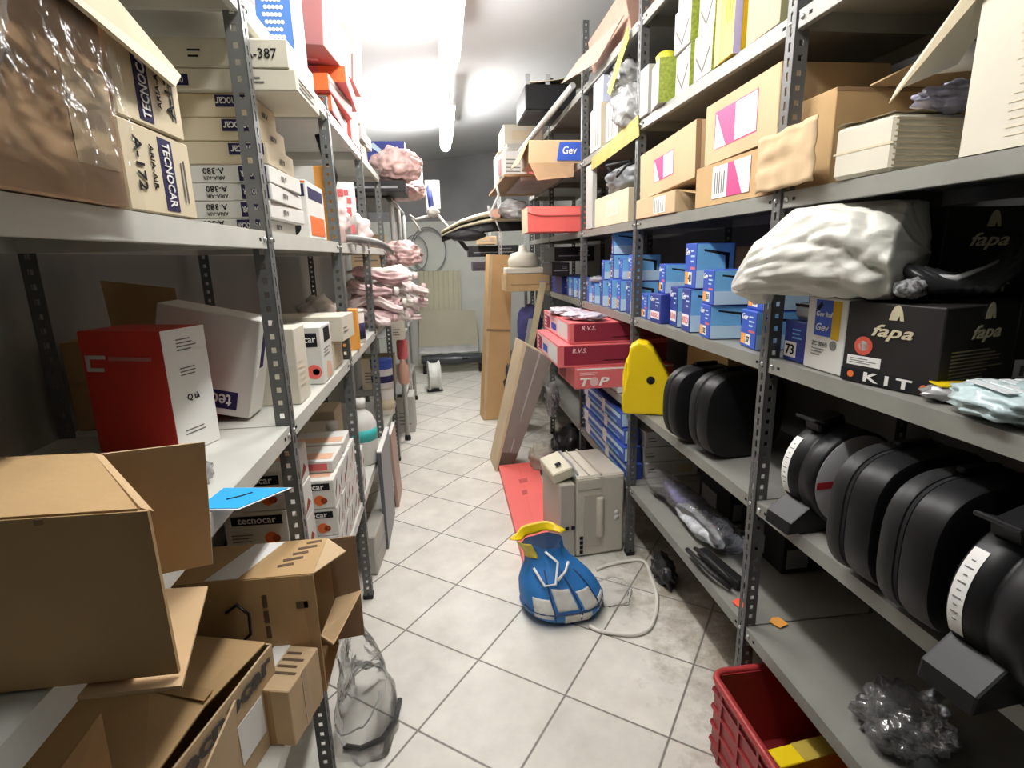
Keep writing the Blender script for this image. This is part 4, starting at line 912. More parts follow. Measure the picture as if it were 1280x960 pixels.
# ---- the blue boxes
def blue(x, y, z, label, num=None, rz=0, sky=True, dark=False, word=None):
    mat = BLUED if dark else BLUE
    if sky: rz -= 5; x = (x[0]+.005, x[0]+.15)
    P = [('t', '-x', 'Gev', .28, .82, (z[1]-z[0])*.16, PAPER, 0, (y[1]-y[0])*.40, .2, .012), ('l', '-x', .55, .55, .95, .9, 3, SKYL)]
    if num: P += [('p', '-x', .06, .08, .34, .36, ORANGE2, 'orange_label'), ('p', '-x', .36, .08, .68, .36, PAPER, 'number_label', .0006), ('t', '-x', num, .52, .22, (z[1]-z[0])*.16, BLACKINK, 0, None, 0, .02), ('p', '-x', .55, .42, .95, .48, PINKRED)]
    if word: P += [('p', '-x', .1, .14, .9, .40, PAPER, 'number_label'), ('t', '-x', word, .5, .27, (z[1]-z[0])*.16, PINKRED, 0, (y[1]-y[0])*.7, 0, .02)]
    if sky: P += [('p', '-y', .02, .02, .98, .98, SKY, 'sky_print'), ('p', '-y', .02, .02, .98, .40, SKYL, 'pale_print', .0012), ('q', '-y', [(.2, .82), (.75, .72), (.78, .3), (.86, .3), (.86, .78), (.2, .87)], BLACKINK, 'tow_bar_picture')]
    return carton('blue_box', label, 'box', x, y, z, mat, rz=rz, prints=P, group='blue printed boxes on the right shelving')
H = .122
blue((.985, 1.17), (1.60, 1.725), (ZC, ZC+H), 'bright blue box marked 57, lower of two at the first right post', '57', -4)
blue((1.0, 1.2), (1.60, 1.72), (ZC+H+.002, ZC+2*H), 'bright blue box marked 56 on top of the one marked 57', '56', -4)
blue((.955, 1.13), (1.85, 1.965), (ZC, ZC+H), 'bright blue box marked 52, lower of the pair with pale blue ends', '52', -4)
blue((.955, 1.14), (1.84, 1.955), (ZC+H+.002, ZC+2*H+.004), 'bright blue box marked 51 on top of the one marked 52', '51', -3)
blue((.96, 1.16), (2.03, 2.14), (ZC, ZC+.17), 'deep blue box with white word label beside the box marked 52', None, -3, True, True, 'AYGO')
blue((.975, 1.20), (2.02, 2.17), (ZC+.172, ZC+.345), 'largest blue box, tow bar picture on its end, perched on the deep blue one', '43', -4)
blue((.975, 1.15), (2.19, 2.29), (ZC, ZC+.17), 'blue box with white label next to the deep blue one', None, -2, True, True, 'I10')
blue((.96, 1.15), (2.33, 2.47), (ZC, ZC+.13), 'blue box with red lettered white label by the second right post', None, -2, False, True, 'AYGO')
blue((.985, 1.18), (2.34, 2.46), (ZC+.132, ZC+.262), 'sky fronted blue box on top of the red lettered one', '38', -5)
blue((.965, 1.16), (2.50, 2.62), (ZC, ZC+.12), 'blue box touching the second right post', '36', -2)
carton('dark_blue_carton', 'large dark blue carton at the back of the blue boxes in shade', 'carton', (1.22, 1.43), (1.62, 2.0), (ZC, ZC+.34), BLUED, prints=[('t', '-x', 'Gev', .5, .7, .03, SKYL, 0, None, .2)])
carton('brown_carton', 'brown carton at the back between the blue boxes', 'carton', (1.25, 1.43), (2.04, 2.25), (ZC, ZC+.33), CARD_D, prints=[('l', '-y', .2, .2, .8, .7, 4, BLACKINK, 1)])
k = 0
spots2 = [(2.74, .17, None), (2.90, .17, '33'), (3.06, .17, '31'), (3.24, .16, None), (3.42, .13, '28'), (3.56, .15, None)]
ordn = ['first', 'second', 'third', 'fourth', 'fifth', 'sixth']
for i, (y, h, n) in enumerate(spots2):
    blue((.965, 1.17), (y, y+.125), (ZC, ZC+h), 'blue box standing on the shelf past the second right post, %s in line' % ordn[i], n, -4, True, i in (0, 3))
    if i in (0, 1, 2, 3): blue((.975, 1.17), (y+.005, y+.125), (ZC+h+.002, ZC+h+.135-.02*(i % 2)), 'blue box riding on the %s standing box past the second right post' % ordn[i], ('34', None, '30', None)[i], -5, True, i == 2)
blue((.985, 1.17), (3.10, 3.20), (ZC+.308, ZC+.43), 'blue box at the very top of the pile past the second right post', '22', -8)
m = MB(); m.blob((0, 0, .02), (.05, .10, .022), .3, 3, 8, 3, .9); tag(m.build('clear_sachet', MILKY, None, (1.0, 3.50, ZC+.132)), 'clear sachet lying on the fifth standing blue box', 'sachet')
for i, y in enumerate((3.86, 4.02, 4.18)):
    blue((.97, 1.2), (y, y+.14), (ZC, ZC+.145), 'blue box beyond the third right post, %s' % ['nearest of three', 'middle one of three', 'farthest of three'][i], ('18', '17', None)[i], -3)

# ---- shelf .885: black chain cases
def disc_prof(w, h, flat=.62, n=72, p=2.5):
    """rounded outline standing on a flat base; z from 0 to h"""
    pts = []
    for i in range(n):
        a = 2*math.pi*i/n
        c, s = math.cos(a), math.sin(a)
        x = w/2*abs(c)**(2/p)*(1 if c >= 0 else -1); z = h/2*abs(s)**(2/p)*(1 if s >= 0 else -1)
        pts.append((x, h/2+z))
    return pts
def chain_case(loc, rz, label, w=.33, h=.325, th=.125, group='black round carry cases on the right shelving', split=.62):
    t = thing('carry_case', label, 'case', loc, (0, 0, R_(rz)), group)
    pr = disc_prof(w, h, p=3.0)
    m = MB(); m.prism(pr, -th/2+.003, th*(split-.5)-.003, bev=.014); m.build('near_shell', BLACKPL, t, soft=28)
    m = MB(); m.prism(pr, th*(split-.5)+.003, th/2, bev=.014); m.build('far_shell', DARKPL, t, soft=28)
    m = MB(); m.prism([(x*.97, z*.97+.005) for x, z in pr], th*(split-.5)-.004, th*(split-.5)+.004); m.build('seam', BLACKINK, t)
    m = MB(); m.box((0, th*.12, h+.006), (.10, .022, .014), bev=.005); m.build('handle', BLACKPL, t)
    return t
def ring_case(loc, rz, label, sc=1, grey=False):
    """drum case on a wedge foot with a carry handle on top"""
    t = thing('drum_case', label, 'case', loc, (0, 0, R_(rz)), 'black drum cases with foot and handle')
    R = .138*sc; cz = .018*sc+R; th = .13*sc
    m = MB(); m.lathe([(R*.55, -th/2), (R*.95, -th/2), (R, -th/2+.008), (R, -.012), (R*.96, -.010), (R*.96, .0), (R, .002), (R, th/2-.008), (R*.95, th/2), (R*.55, th/2)], (0, 0, cz), 40, 'y'); m.build('drum', BLACKPL, t)
    m = MB(); m.prism([(-.175*sc, 0), (.11*sc, 0), (.10*sc, .05*sc), (.03*sc, .03*sc), (-.05*sc, .05*sc), (-.105*sc, .085*sc), (-.17*sc, .035*sc)], -th*.3, th*.5, bev=.006); m.build('foot', BLACKPL, t)
    m = MB(); m.box((-.035*sc, .03*sc, cz+R+.006*sc), (.085*sc, th*.45, .034*sc), rot=(0, -.25, 0), bev=.006); m.box((-.075*sc, .03*sc, cz+R+.012*sc), (.06*sc, th*.6, .009*sc), rot=(0, .35, 0), bev=.003); m.build('handle', BLACKPL, t)
    m = MB(); n = 16
    def arc(a, b): 
        an = R_(135+a*72); return Vector((math.cos(an)*(R+.0015), th*.24+th*.20*b, cz+math.sin(an)*(R+.0015)))
    m.grid(arc, n, 2); m.build('white_label', PAPER, t)
    m = MB()
    for k in range(9):
        an = R_(145+6*k); m.box((math.cos(an)*(R+.002), th*.34, cz+math.sin(an)*(R+.002)), (.001, th*(.05+.06*(k % 2)), .0022), rot=(0, -an, 0))
    m.build('text_lines', GREYINK, t)
    if grey:
        m = MB(); m.lathe([(.001, -th/2-.002), (R*.93, -th/2-.002), (R*.945, -th/2+.002)], (0, 0, cz), 40, 'y'); m.build('grey_face', M('grey label face', (.36, .36, .37), .5, var=.05), t)
        m = MB(); m.panel([(-R*.92, -th/2-.003, cz-.012), (-R*.35, -th/2-.003, cz-.012), (-R*.35, -th/2-.003, cz+.008), (-R*.92, -th/2-.003, cz+.008)], .001); m.build('red_band', M('red label', (.55, .03, .05), .5), t)
        m = MB(); m.panel([(-R*.42, -th/2-.0035, cz-.008), (-R*.2, -th/2-.0035, cz-.008), (-R*.2, -th/2-.0035, cz+.006), (-R*.42, -th/2-.0035, cz+.006)], .001); m.build('white_mark', PAPER, t)
    return t
ring_case((1.085, 1.315, ZB), 4, 'black drum case with grey face and red band beside the first right post', 1, True)
chain_case((1.065, 1.055, ZB), 8, 'black round case standing just in front of the grey faced drum case', .36, .325, .125)
chain_case((1.065, .895, ZB), 6, 'black round case between its twin and the labelled drum case near the edge', .36, .325, .125)
ring_case((1.015, .715, ZB), 6, 'black drum case with white rim label at the right edge, no grey face showing', 1.0)
chain_case((1.10, 1.90, ZB), 8, 'large black case beyond the first right post, nearer of the pair', .34, .33, .13)
chain_case((1.06, 2.07, ZB), 6, 'black case behind another beyond the first right post, next to the yellow one', .34, .32, .11)
m = MB(); m.blob((0, 0, .012), (.04, .03, .012), .2, 3, 2, 3); tag(m.build('paper_scrap', PAPER, None, (1.28, .82, ZB+.0)), 'scrap of white paper behind the black cases', 'paper')
# yellow case
t = thing('yellow_case', 'bright yellow wedge shaped plastic case beside the second right post', 'case', (.985, 2.50, ZB), (0, 0, R_(-22)))
prof = [(-.130, .02), (-.120, .0), (.125, -.0), (.150, .02), (.152, .08), (.012, .325), (-.015, .350), (-.060, .358), (-.095, .335), (-.105, .28), (-.110, .2), (-.130, .09)]
m = MB(); m.prism(prof, -.055, .045, bev=.012, seg=3); m.build('shell', YELLOWN, t)
m = MB(); m.lathe([(.001, -.057), (.020, -.057), (.020, -.054)], (.005, 0, .175), 20, 'y'); m.build('black_eye', BLACKINK, t)
m = MB(); m.tube([(-.085, -.02, .30), (-.105, -.015, .26), (-.118, -.015, .2), (-.120, -.015, .14), (-.112, -.02, .10)], .012, 10); m.build('handle', YELLOWN, t)
m = MB(); m.prism([(-.13, .05), (-.12, .03), (-.10, .03), (-.10, .09), (-.125, .10)], -.04, .03, bev=.004); m.box((-.105, -.01, .245), (.02, .06, .03), bev=.005); m.build('latch', M('deep yellow plastic', (.70, .46, .01), .4), t)
m = MB(); m.prism([(x*.985, .006+z*.985) for x, z in prof], .046, .060); m.build('back_shell', M('deep yellow plastic', (.70, .46, .01)), t)
carton('brown_carton', 'brown carton at the back behind the yellow case', 'carton', (1.22, 1.44), (2.20, 2.60), (ZB, ZB+.34), CARD, prints=[('p', '-x', .2, .3, .5, .6, CARD_D)])
# white and red packets beside the yellow case
t = thing('printed_packet', 'white and dark red printed packet standing behind the yellow case', 'packet', (1.02, 2.80, ZB), (0, 0, R_(-10)))
m = MB(); m.box((0, 0, .14), (.05, .14, .28), bev=.01); m.build('packet', WHITE, t)
m = MB(); m.box((-.026, 0, .15), (.002, .08, .2)); m.build('red_print', CRIM, t)

# ---- red cartons, bay R2-R3, shelf .885
def redbox(x, y, z, label, word='R.V.S.', mat=CRIM, rz=0):
    return carton('red_carton', label, 'carton', x, y, z, PINKRED, rz=rz, group='red cartons stacked past the second right post', prints=[
        ('p', '-y', .05, .10, 1, .94, mat, 'dark_red_front'), ('t', '-y', word, .19, .74, .026, M('pale rose ink', (.85, .62, .62), .5), 0, None, .2, .01), ('p', '-y', .42, .24, .9, .28, MATS['pale rose ink'], 'stripe'),
        ('p', '-x', .05, .08, .95, .92, M('pale rose card', (.78, .52, .52), .5, var=.15, vscale=12)), ('p', '-x', .35, .25, .55, .6, BLUE, 'blue_print', .0012), ('p', '-x', .15, .2, .3, .75, CRIM, 'red_print', .0012), ('p', '-x', .6, .15, .95, .85, WHITE, 'white_print', .0012),
        ('l', '-x', .05, .1, .3, .9, 4, CRIM)])
t = carton('red_carton', 'red carton with bold white TOP lettering at the bottom of the red stack', 'carton', (.705, 1.28), (2.90, 3.35), (ZB+.035, ZB+.157), PINKRED, group='red cartons stacked past the second right post', prints=[
    ('t', '-y', 'T  P', .20, .32, .048, PAPER, 0, .17, .25, .03), ('d', '-y', .195, .32, .026, M('pale rose card', (.78, .52, .52))), ('p', '-y', .02, .88, 1, .95, PAPER, 'stripe'), ('l', '-y', .05, .62, .3, .8, 2, MATS['pale rose ink'] if 'pale rose ink' in MATS else PAPER), ('p', '-x', .1, .1, .5, .9, CRIM)])
carton('white_tray', 'flat white tray under the red stack', 'tray', (.955, 1.30), (2.90, 3.40), (ZB, ZB+.034), WHITE)
redbox((.615, 1.24), (2.91, 3.62), (ZB+.159, ZB+.285), 'dark red fronted carton in the middle of the red stack', 'R.V.S.', CRIM)
redbox((.68, 1.26), (2.93, 3.70), (ZB+.287, ZB+.405), 'dark red fronted carton at the top of the red stack', 'R.V.S.', CRIM, 0)
for i, (x, y) in enumerate(((.76, 3.34), (.80, 3.06))):
    m = MB(); m.blob((0, 0, .022), (.09, .14, .024), .3, 2.4, 40+i, 4, .9)
    tag(m.build('packet', M('lilac film packet', (.58, .52, .58), .3, var=.3, vscale=26), None, (x, y, ZB+.407), (0, 0, .5)), ['lilac grey film packet on the aisle side of the topmost red carton', 'lilac grey film packet farther in on the topmost red carton'][i], 'packet')

# ---- shelf .425
for i in range(3):
    carton('flat_white_box', 'flat white box in the low stack behind the second right post, %s' % ['bottom one', 'middle one', 'top one'][i], 'box', (1.07, 1.38), (2.74+.01*i, 3.0), (ZA+.088*i, ZA+.086+.088*i), WHITE, rz=(1, -2, 2)[i], group='flat white boxes low behind the second right post',
           prints=[('l', '-y', .05, .3, .25, .7, 2, GREYINK), ('p', '-y', .6, .2, .9, .8, BEIGE)])
for i in range(4):
    carton('long_blue_box', 'long blue box lying lengthwise on the low right shelf, %s' % ['bottom one', 'second from the bottom', 'third from the bottom', 'top one'][i], 'box', (.965-.012*(i % 2), 1.05), (2.73+.03*i, 3.66), (ZA+.092*i, ZA+.09+.092*i), BLUE, group='long blue boxes on the low right shelf',
           prints=[('p', '-x', .02, .55, .98, .80, SKYL, 'pale_stripe'), ('p', '-x', .02, .1, .9, .25, SKY, 'blue_stripe'), ('p', '-x', .05, .05, .16, .95, PAPER, 'white_label', .0016), ('p', '-x', .55, .05, .63, .95, PAPER, 'white_label', .0016), ('p', '-y', .05, .1, .5, .9, SKYL)])
t = thing('wrapped_parts', 'clear bag of violet and white parts lying lengthwise on the lowest right shelf', 'bag', (1.08, 2.22, ZA))
m = MB(); m.grid(lambda a, b: Vector((.075*math.cos(b*2*math.pi)*(1+.3*noise.noise(Vector((a*6, b*5, 1))))+.05*(1-a), -.34+.68*a, .072+.05*math.sin(b*2*math.pi)*(1+.35*noise.noise(Vector((a*6, b*5, 5)))))), 30, 24); m.build('clear_film', clear_mat('shiny polythene', (.9, .92, .95), .5, .12), t)
m = MB(); m.blob((.045, .18, .05), (.05, .16, .032), .3, 3, 15, 3); m.build('violet_print', M('violet print', (.30, .28, .62), .4, var=.6, vscale=25), t)
m = MB(); m.blob((.0, -.12, .05), (.055, .2, .035), .3, 3, 16, 3); m.build('white_parts', M('mottled white', (.62, .64, .68), .35, var=.5, vscale=28), t)
t = thing('black_tool', 'black plastic tool with curved ribs lying on the lowest right shelf', 'tool', (1.0, 1.80, ZA), (0, 0, R_(8)))
m = MB(); m.box((.03, .0, .02), (.05, .26, .035), bev=.008); m.build('bar', BLACKPL, t)
m = MB(); m.tube([(-.03, .14, .03), (-.05, .05, .045), (-.05, -.05, .04), (-.02, -.13, .02)], .010, 8); m.tube([(.0, .13, .035), (-.015, .03, .055), (-.01, -.06, .045), (.01, -.13, .02)], .009, 8); m.build('rib', DARKPL, t)
for nm, lab, mt, x, y, rz in (('red_tag', 'small red orange tag on the lowest right shelf just past the first post', M('fluorescent red card', (.90, .12, .06), .5), 1.0, 1.60, 10), ('orange_tag', 'small orange tag on the lowest right shelf just this side of the first post', ORANGE2, 1.07, 1.485, 25)):
    m = MB(); m.panel([(-.022, -.02, 0), (.018, -.024, .001), (.024, .014, .002), (.0, .024, .004), (-.024, .018, .002)], .002); tag(m.build(nm, mt, None, (x, y, ZA+.003), (0, 0, R_(rz))), lab, 'tag')
m = MB(); m.blob((0, 0, .05), (.10, .10, .07), .35, 2.4, 51, 4, .7, sharp=True); tag(m.build('clear_bag', MATS['shiny polythene'], None, (1.12, 1.03, ZA)), 'crumpled clear bag at the bottom right on the lowest shelf', 'bag')
for i in range(2):
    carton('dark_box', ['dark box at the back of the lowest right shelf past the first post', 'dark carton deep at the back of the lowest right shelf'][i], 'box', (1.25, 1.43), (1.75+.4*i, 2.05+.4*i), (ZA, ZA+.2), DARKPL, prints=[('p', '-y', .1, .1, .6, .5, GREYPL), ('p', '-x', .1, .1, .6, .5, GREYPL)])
# ================================================================== FAR END
# right run beyond the third post
t = thing('tan_carton', 'tan carton with blue lettered panel sticking out above the red box', 'carton', (.78, 4.05, ZE))
m = MB(); m.box((.02, 0, .075), (.36, .36, .15), bev=.004); m.build('body', CARD_L, t)
m = MB(); m.panel([(.03, -.186, .02), (.20, -.186, .02), (.20, -.186, .135), (.05, -.186, .135)], .003); m.build('blue_panel', BLUE, t)
letter(t, 'Gev', PAPER, (.12, -.188, .085), (1, 0, 0), (0, 0, 1), .05, .10, .2, .015)
m = MB(); m.panel([(-.16, -.18, .148), (-.16, .18, .148), (-.24, .18, .02), (-.23, -.18, .0)], .004); m.build('side_flap', CARD, t)
m = MB(); m.panel([(-.16, -.182, .005), (.15, -.182, .005), (.12, -.29, -.10), (-.12, -.28, -.12)], .004); m.build('hanging_flap', CARD_D, t)
t = carton('red_box', 'red box with curved fold-over lid past the second right post', 'box', (.60, 1.28), (3.84, 4.12), (ZD, ZD+.165), CORAL, prints=[('p', '-x', 0, 0, 1, 1, BEIGE, 'pale_end')])
m = MB(); m.grid(lambda a, b: Vector((-.34+.68*a, -.1415-.006*b, .165-.06*b*(.55+.45*min(1, a*7)**.5))), 20, 6); o = m.build('lid_lip', M('bright coral card', (.86, .17, .15), .45), t); md = o.modifiers.new('t', 'SOLIDIFY'); md.thickness = .004
m = MB(); m.box((0, 0, .166), (.684, .286, .006), bev=.002); m.build('lid', MATS['bright coral card'], t)
t = thing('white_canister', 'white canister with printed label and pink side on the far right shelving', 'canister', (.62, 4.7, ZE), (0, 0, R_(6)))
m = MB(); m.box((0, 0, .11), (.22, .16, .22), bev=.03); m.build('tank', WHITE, t)
m = MB(); m.lathe([(.03, 0), (.03, .035), (.001, .036)], (-.05, 0, .22)); m.build('cap', WHITE, t)
m = MB()
for k in range(4): m.box((-.02, -.082, .06+.03*k), (.12, .002, .008))
m.build('text_lines', GREYINK, t)
m = MB(); m.box((-.112, 0, .1), (.004, .1, .12)); m.build('pink_print', PINKRED, t)
for i, (x0, x1, y0, y1, z0, z1, mt, lab) in enumerate((
        (.52, .70, 4.9, 5.3, ZE, ZE+.26, BEIGE, 'beige pink carton behind the white canister'),
        (.74, .96, 4.6, 5.0, ZE+.001, ZE+.12, PINKRED, 'flat rose coloured pack between the white canister and the tan carton'),
        (.62, .98, 5.1, 5.6, ZE, ZE+.36, GREYCARD, 'tall grey carton at the back above the white canister'),
        (.60, .95, 5.12, 5.58, ZE+.362, ZE+.52, CREAM, 'cream carton with square label on top of the tall grey one'))):
    carton('far_carton', lab, 'carton', (x0, x1), (y0, y1), (z0, z1), mt, prints=[('p', '-y', .2, .2, .7, .7, BEIGE if mt is CREAM else CREAM, 'square_label')] if i in (0, 3) else [('l', '-y', .1, .2, .5, .7, 3, GREYINK)])
# boards under them carry the goods that stick out into the aisle
for i, (x0, x1, y0, y1, z, lab, mt) in enumerate(((.50, .94, 4.3, 5.65, ZE-.013, 'old brown plank carrying the far cartons out over the aisle', CARD_D), (.62, .94, 4.3, 5.2, ZE-.037, 'thin grey pink board slung under the plank on the far right shelving', M('grey pink board', (.42, .34, .31), .7, var=.15)))):
    m = MB(); m.box((0, 0, 0), (x1-x0, y1-y0, .022), bev=.003); tag(m.build('plank', mt, None, ((x0+x1)/2, (y0+y1)/2, z)), lab, 'plank')
t = thing('black_crate', 'black plastic crate on the topmost right shelf near the ceiling', 'crate', (.86, 4.55, ZF))
m = MB(); m.box((0, 0, .09), (.38, .5, .18), bev=.01); m.build('tub', BLACKPL, t)
for x in (-.17, -.02): 
    m = MB(); m.box((x, -.23, .2), (.035, .03, .09), bev=.004); m.build('lug', GREYPL, t)
m = MB(); m.grid(lambda a, b: Vector((-.16+.5*a, -.26+.4*b, .19+.10*a*a+.02*math.sin(b*5))), 10, 8); o = m.build('draped_sheet', BEIGE, t); md = o.modifiers.new('t', 'SOLIDIFY'); md.thickness = .004
m = MB(); m.tube([(.66, 5.0, 2.46), (.80, 4.4, 2.62), (.93, 3.9, 2.76)], .022, 10); tag(m.build('grey_pipe', GALV), 'pale grey pipe slanting up from the far cartons to the topmost right shelf', 'pipe')
# car bumper across the aisle
t = thing('bumper_trim', 'curved cream bumper trim with dark underside jutting across the aisle', 'bumper', (.36, 4.75, 1.93))
BZ = [(-.35, -.05), (-.19, .033), (-.02, .085), (.10, .107), (.32, .112), (.56, .125)]
def bz(x):
    for (a, p), (b, q) in zip(BZ, BZ[1:]):
        if x <= b: return p+(q-p)*(x-a)/(b-a)
    return BZ[-1][1]
def bump(lo, hi, out):
    return lambda a, b: Vector((-.35+.91*a, -.06*math.sin(a*math.pi)-out*math.sin(b*math.pi)+.10*a, bz(-.35+.91*a)-(lo+(hi-lo)*b)*(.35+.65*math.sin(min(1, a*1.5+.15)*math.pi*.5))))
m = MB(); m.grid(bump(0, .045, .03), 28, 6); m.grid(bump(.06, .095, .02), 28, 6); o = m.build('cream_skin', M('cream paint', (.66, .62, .45), .35, var=.08), t); md = o.modifiers.new('t', 'SOLIDIFY'); md.thickness = .01
m = MB(); m.grid(bump(.035, .17, -.015), 28, 8); o = m.build('dark_liner', BLACKPL, t); md = o.modifiers.new('t', 'SOLIDIFY'); md.thickness = .01
m = MB(); m.blob((-.15, .0, -.09), (.17, .05, .05), .2, 2, 5, 3); m.build('lamp_pod', DARKPL, t)
m = MB(); m.tube([(.10, -.08, .02), (.12, -.09, -.03), (.14, -.08, -.07)], .008, 6); m.build('bracket', STEEL, t)
m = MB(); m.panel([(.05, -.085, .105), (.13, -.085, .115), (.14, -.085, .045), (.06, -.085, .035)], .004); m.build('orange_patch', M('salmon print', (.75, .45, .3)), t)
m = MB(); m.blob((0, 0, .07), (.14, .12, .08), .3, 2.2, 61, 4, .85); tag(m.build('clear_bag', MILKY, None, (.62, 4.7, 1.96)), 'milky plastic bag under the far plank beside the bumper trim', 'bag')
t = thing('hanging_cable', 'white cable dangling from the far plank over the bumper trim', 'cable', (.46, 4.55, 2.22))
m = MB(); m.tube([(0, 0, 0), (.02, 0, -.08), (-.02, 0, -.16), (-.06, -.01, -.24), (-.02, 0, -.26)], .010, 8); m.build('cord', WHITE, t)
# goods on the 1.345 shelf at the far end
t = thing('cream_jug', 'cream rounded jug on the far right shelf beside the leaning tan carton', 'jug', (.74, 5.05, 1.56))
m = MB(); m.lathe([(.13, 0), (.14, .02), (.14, .06), (.11, .12), (.04, .14), (.03, .19), (.001, .195)]); m.build('jug_body', CREAM, t)
m = MB(); m.box((.0, 0, -.03), (.34, .26, .055), bev=.008); m.build('tray', CREAM, t)
for i, (x0, x1, y0, y1, z0, z1, mt, lab) in enumerate((
        (.56, 1.05, 4.92, 5.28, 1.347, 1.50, CARD, 'tan carton lying crosswise behind the upright leaning tan box'),
        (.86, 1.0, 4.3, 4.7, 1.50, 1.60, BLACKCARD, 'flat black box stacked behind the third right post'),
        (.96, 1.2, 4.4, 4.8, 1.347, 1.49, BLUED, 'dark navy box behind the three far blue boxes'),
        (.88, 1.2, 4.3, 4.7, 1.61, 1.72, DARKPL, 'dark grey box topping the pile behind the third right post'),
        (.40, .60, 6.0, 6.4, 1.79, 1.87, CARD_L, 'little tan carton poking out far back below the red box'),
        (.30, .86, 6.2, 6.5, 1.66, 1.78, DARKPL, 'dark flat parts box far back under the little tan carton'),
        (.36, .80, 6.6, 6.9, 1.497, 1.608, M('mauve grey plastic', (.2, .17, .2), .5), 'mauve grey parts box far back beyond the leaning tan box'))):
    carton('far_box', lab, 'box', (x0, x1), (y0, y1), (z0, z1), mt, prints=[('p', '-y', .1, .35, .9, .42, CARD_D if mt is CARD else GREYPL, 'strap'), ('l', '-y', .6, .5, .9, .8, 2, GREYPL)])
run('far_rack', 'bare metal rack at the far right end behind the leaning cartons', (6.05, 7.3), .62, .5, 1, [(.4, 1.495, 1.655)], 2.3, GALV, M('dull grey steel', (.25, .25, .24), .5))
# ---- left far end: tube rack, goods, pink bags
t = thing('tube_rack', 'bare galvanised tube rack at the far left end of the aisle', 'rack', (-.40, 4.95, 0))
for y in (0, .75, 1.5):
    for x in (0, -.45):
        m = MB(); m.tube([(x, y, 0), (x, y, 2.12), (x-.03 if x == 0 else x+.03, y, 2.165)], .022, 10); m.build('upright', GALV, t)
for z in (.42, .95, 1.55, 2.15):
    for x in (0, -.45):
        m = MB(); m.tube([(x, 0, z), (x, 1.5, z)], .016, 8); m.build('rail', GALV, t)
    m = MB(); m.box((-.225, .75, z+.02), (.44, 1.48, .008)); m.build('shelf_board', M('dull grey steel', (.25, .25, .24)), t)
for y in (0, .75, 1.5):
    m = MB(); m.lathe([(.03, 0), (.03, .03), (.024, .05)], (0, y, 0), 12); m.build('foot', BLACKPL, t)
t = carton('dark_carton', 'dark blue carton with white print high at the far left', 'carton', (-.62, -.26), (4.98, 5.2), (2.36, 2.62), BLUED, prints=[('l', '-y', .1, .15, .9, .4, 3, SKYL), ('q', '-y', [(.15, .9), (.45, .6), (.5, .7), (.3, .95)], SKYL), ('l', '-y', .55, .6, .9, .85, 3, SKYL)])
for i, (x, y, z, rx, ry, rz_, lab) in enumerate(((-.33, 4.78, 2.27, .20, .20, .14, 'bundle of pink wrapped parts in front of the dark blue carton'), (-.30, 5.35, 2.18, .18, .2, .10, 'smaller bundle of pink wrapped parts below the dark blue carton'),
                                           (-.33, 4.75, 1.60, .17, .17, .11, 'pink and white crumpled bag at the end of the upper left shelves'))):
    m = MB(); m.blob((0, 0, rz_*.85), (rx, ry, rz_), .22, 2.6, 70+i, 5, .85)
    o = tag(m.build('pink_bundle', M('rose mottled film', (.76, .52, .49), .4, var=.4, vscale=16, bump=.9, bscale=18), None, (x, y, z)), lab, 'bag', 'pink wrapped bundles at the far left')
carton('dark_case', 'dark case carrying the pink bundles on top of the tube rack', 'case', (-.82, -.26), (4.62, 5.12), (2.18, 2.265), DARKPL, prints=[('p', '-y', .1, .3, .9, .5, GREYPL)])
for i, (x, y, z, h, w, mt, lab) in enumerate(((-.17, 5.5, 2.27, .30, .07, WHITE, 'white upright board right of the dark blue carton'), (-.06, 6.3, 2.18, .30, .16, GREYCARD, 'pale grey plate hanging beyond the white upright board'))):
    m = MB(); m.box((0, 0, h/2), (w, .03, h), bev=.008); tag(m.build('hanging_plate', mt, None, (x, y, z)), lab, 'plate')
t = thing('hanging_pole', 'pole with blue and black grip slanting over the far aisle', 'pole', (-.07, 5.65, 1.9))
m = MB(); m.tube([(0, 0, .24), (.28, .05, -.10)], .014, 10); m.build('shaft', WHITE, t)
m = MB(); m.tube([(.20, .036, 0), (.34, .06, -.17)], .022, 10); m.build('black_end', BLACKPL, t)
m = MB(); m.tube([(0, 0, .22), (-.02, 0, .45)], .028, 10); m.build('blue_grip', M('blue grip', (.06, .08, .30), .5), t)
m = MB(); m.blob((.01, -.02, .20), (.06, .05, .05), .3, 3, 3, 3); m.build('white_joint', WHITE, t)
m = MB(); m.tube([(.0, -.02, .17), (-.16, -.05, .13), (-.22, -.05, .17)], .012, 8); m.tube([(-.2, -.05, .15), (-.12, -.05, .02)], .010, 8); m.build('white_arm', WHITE, t)
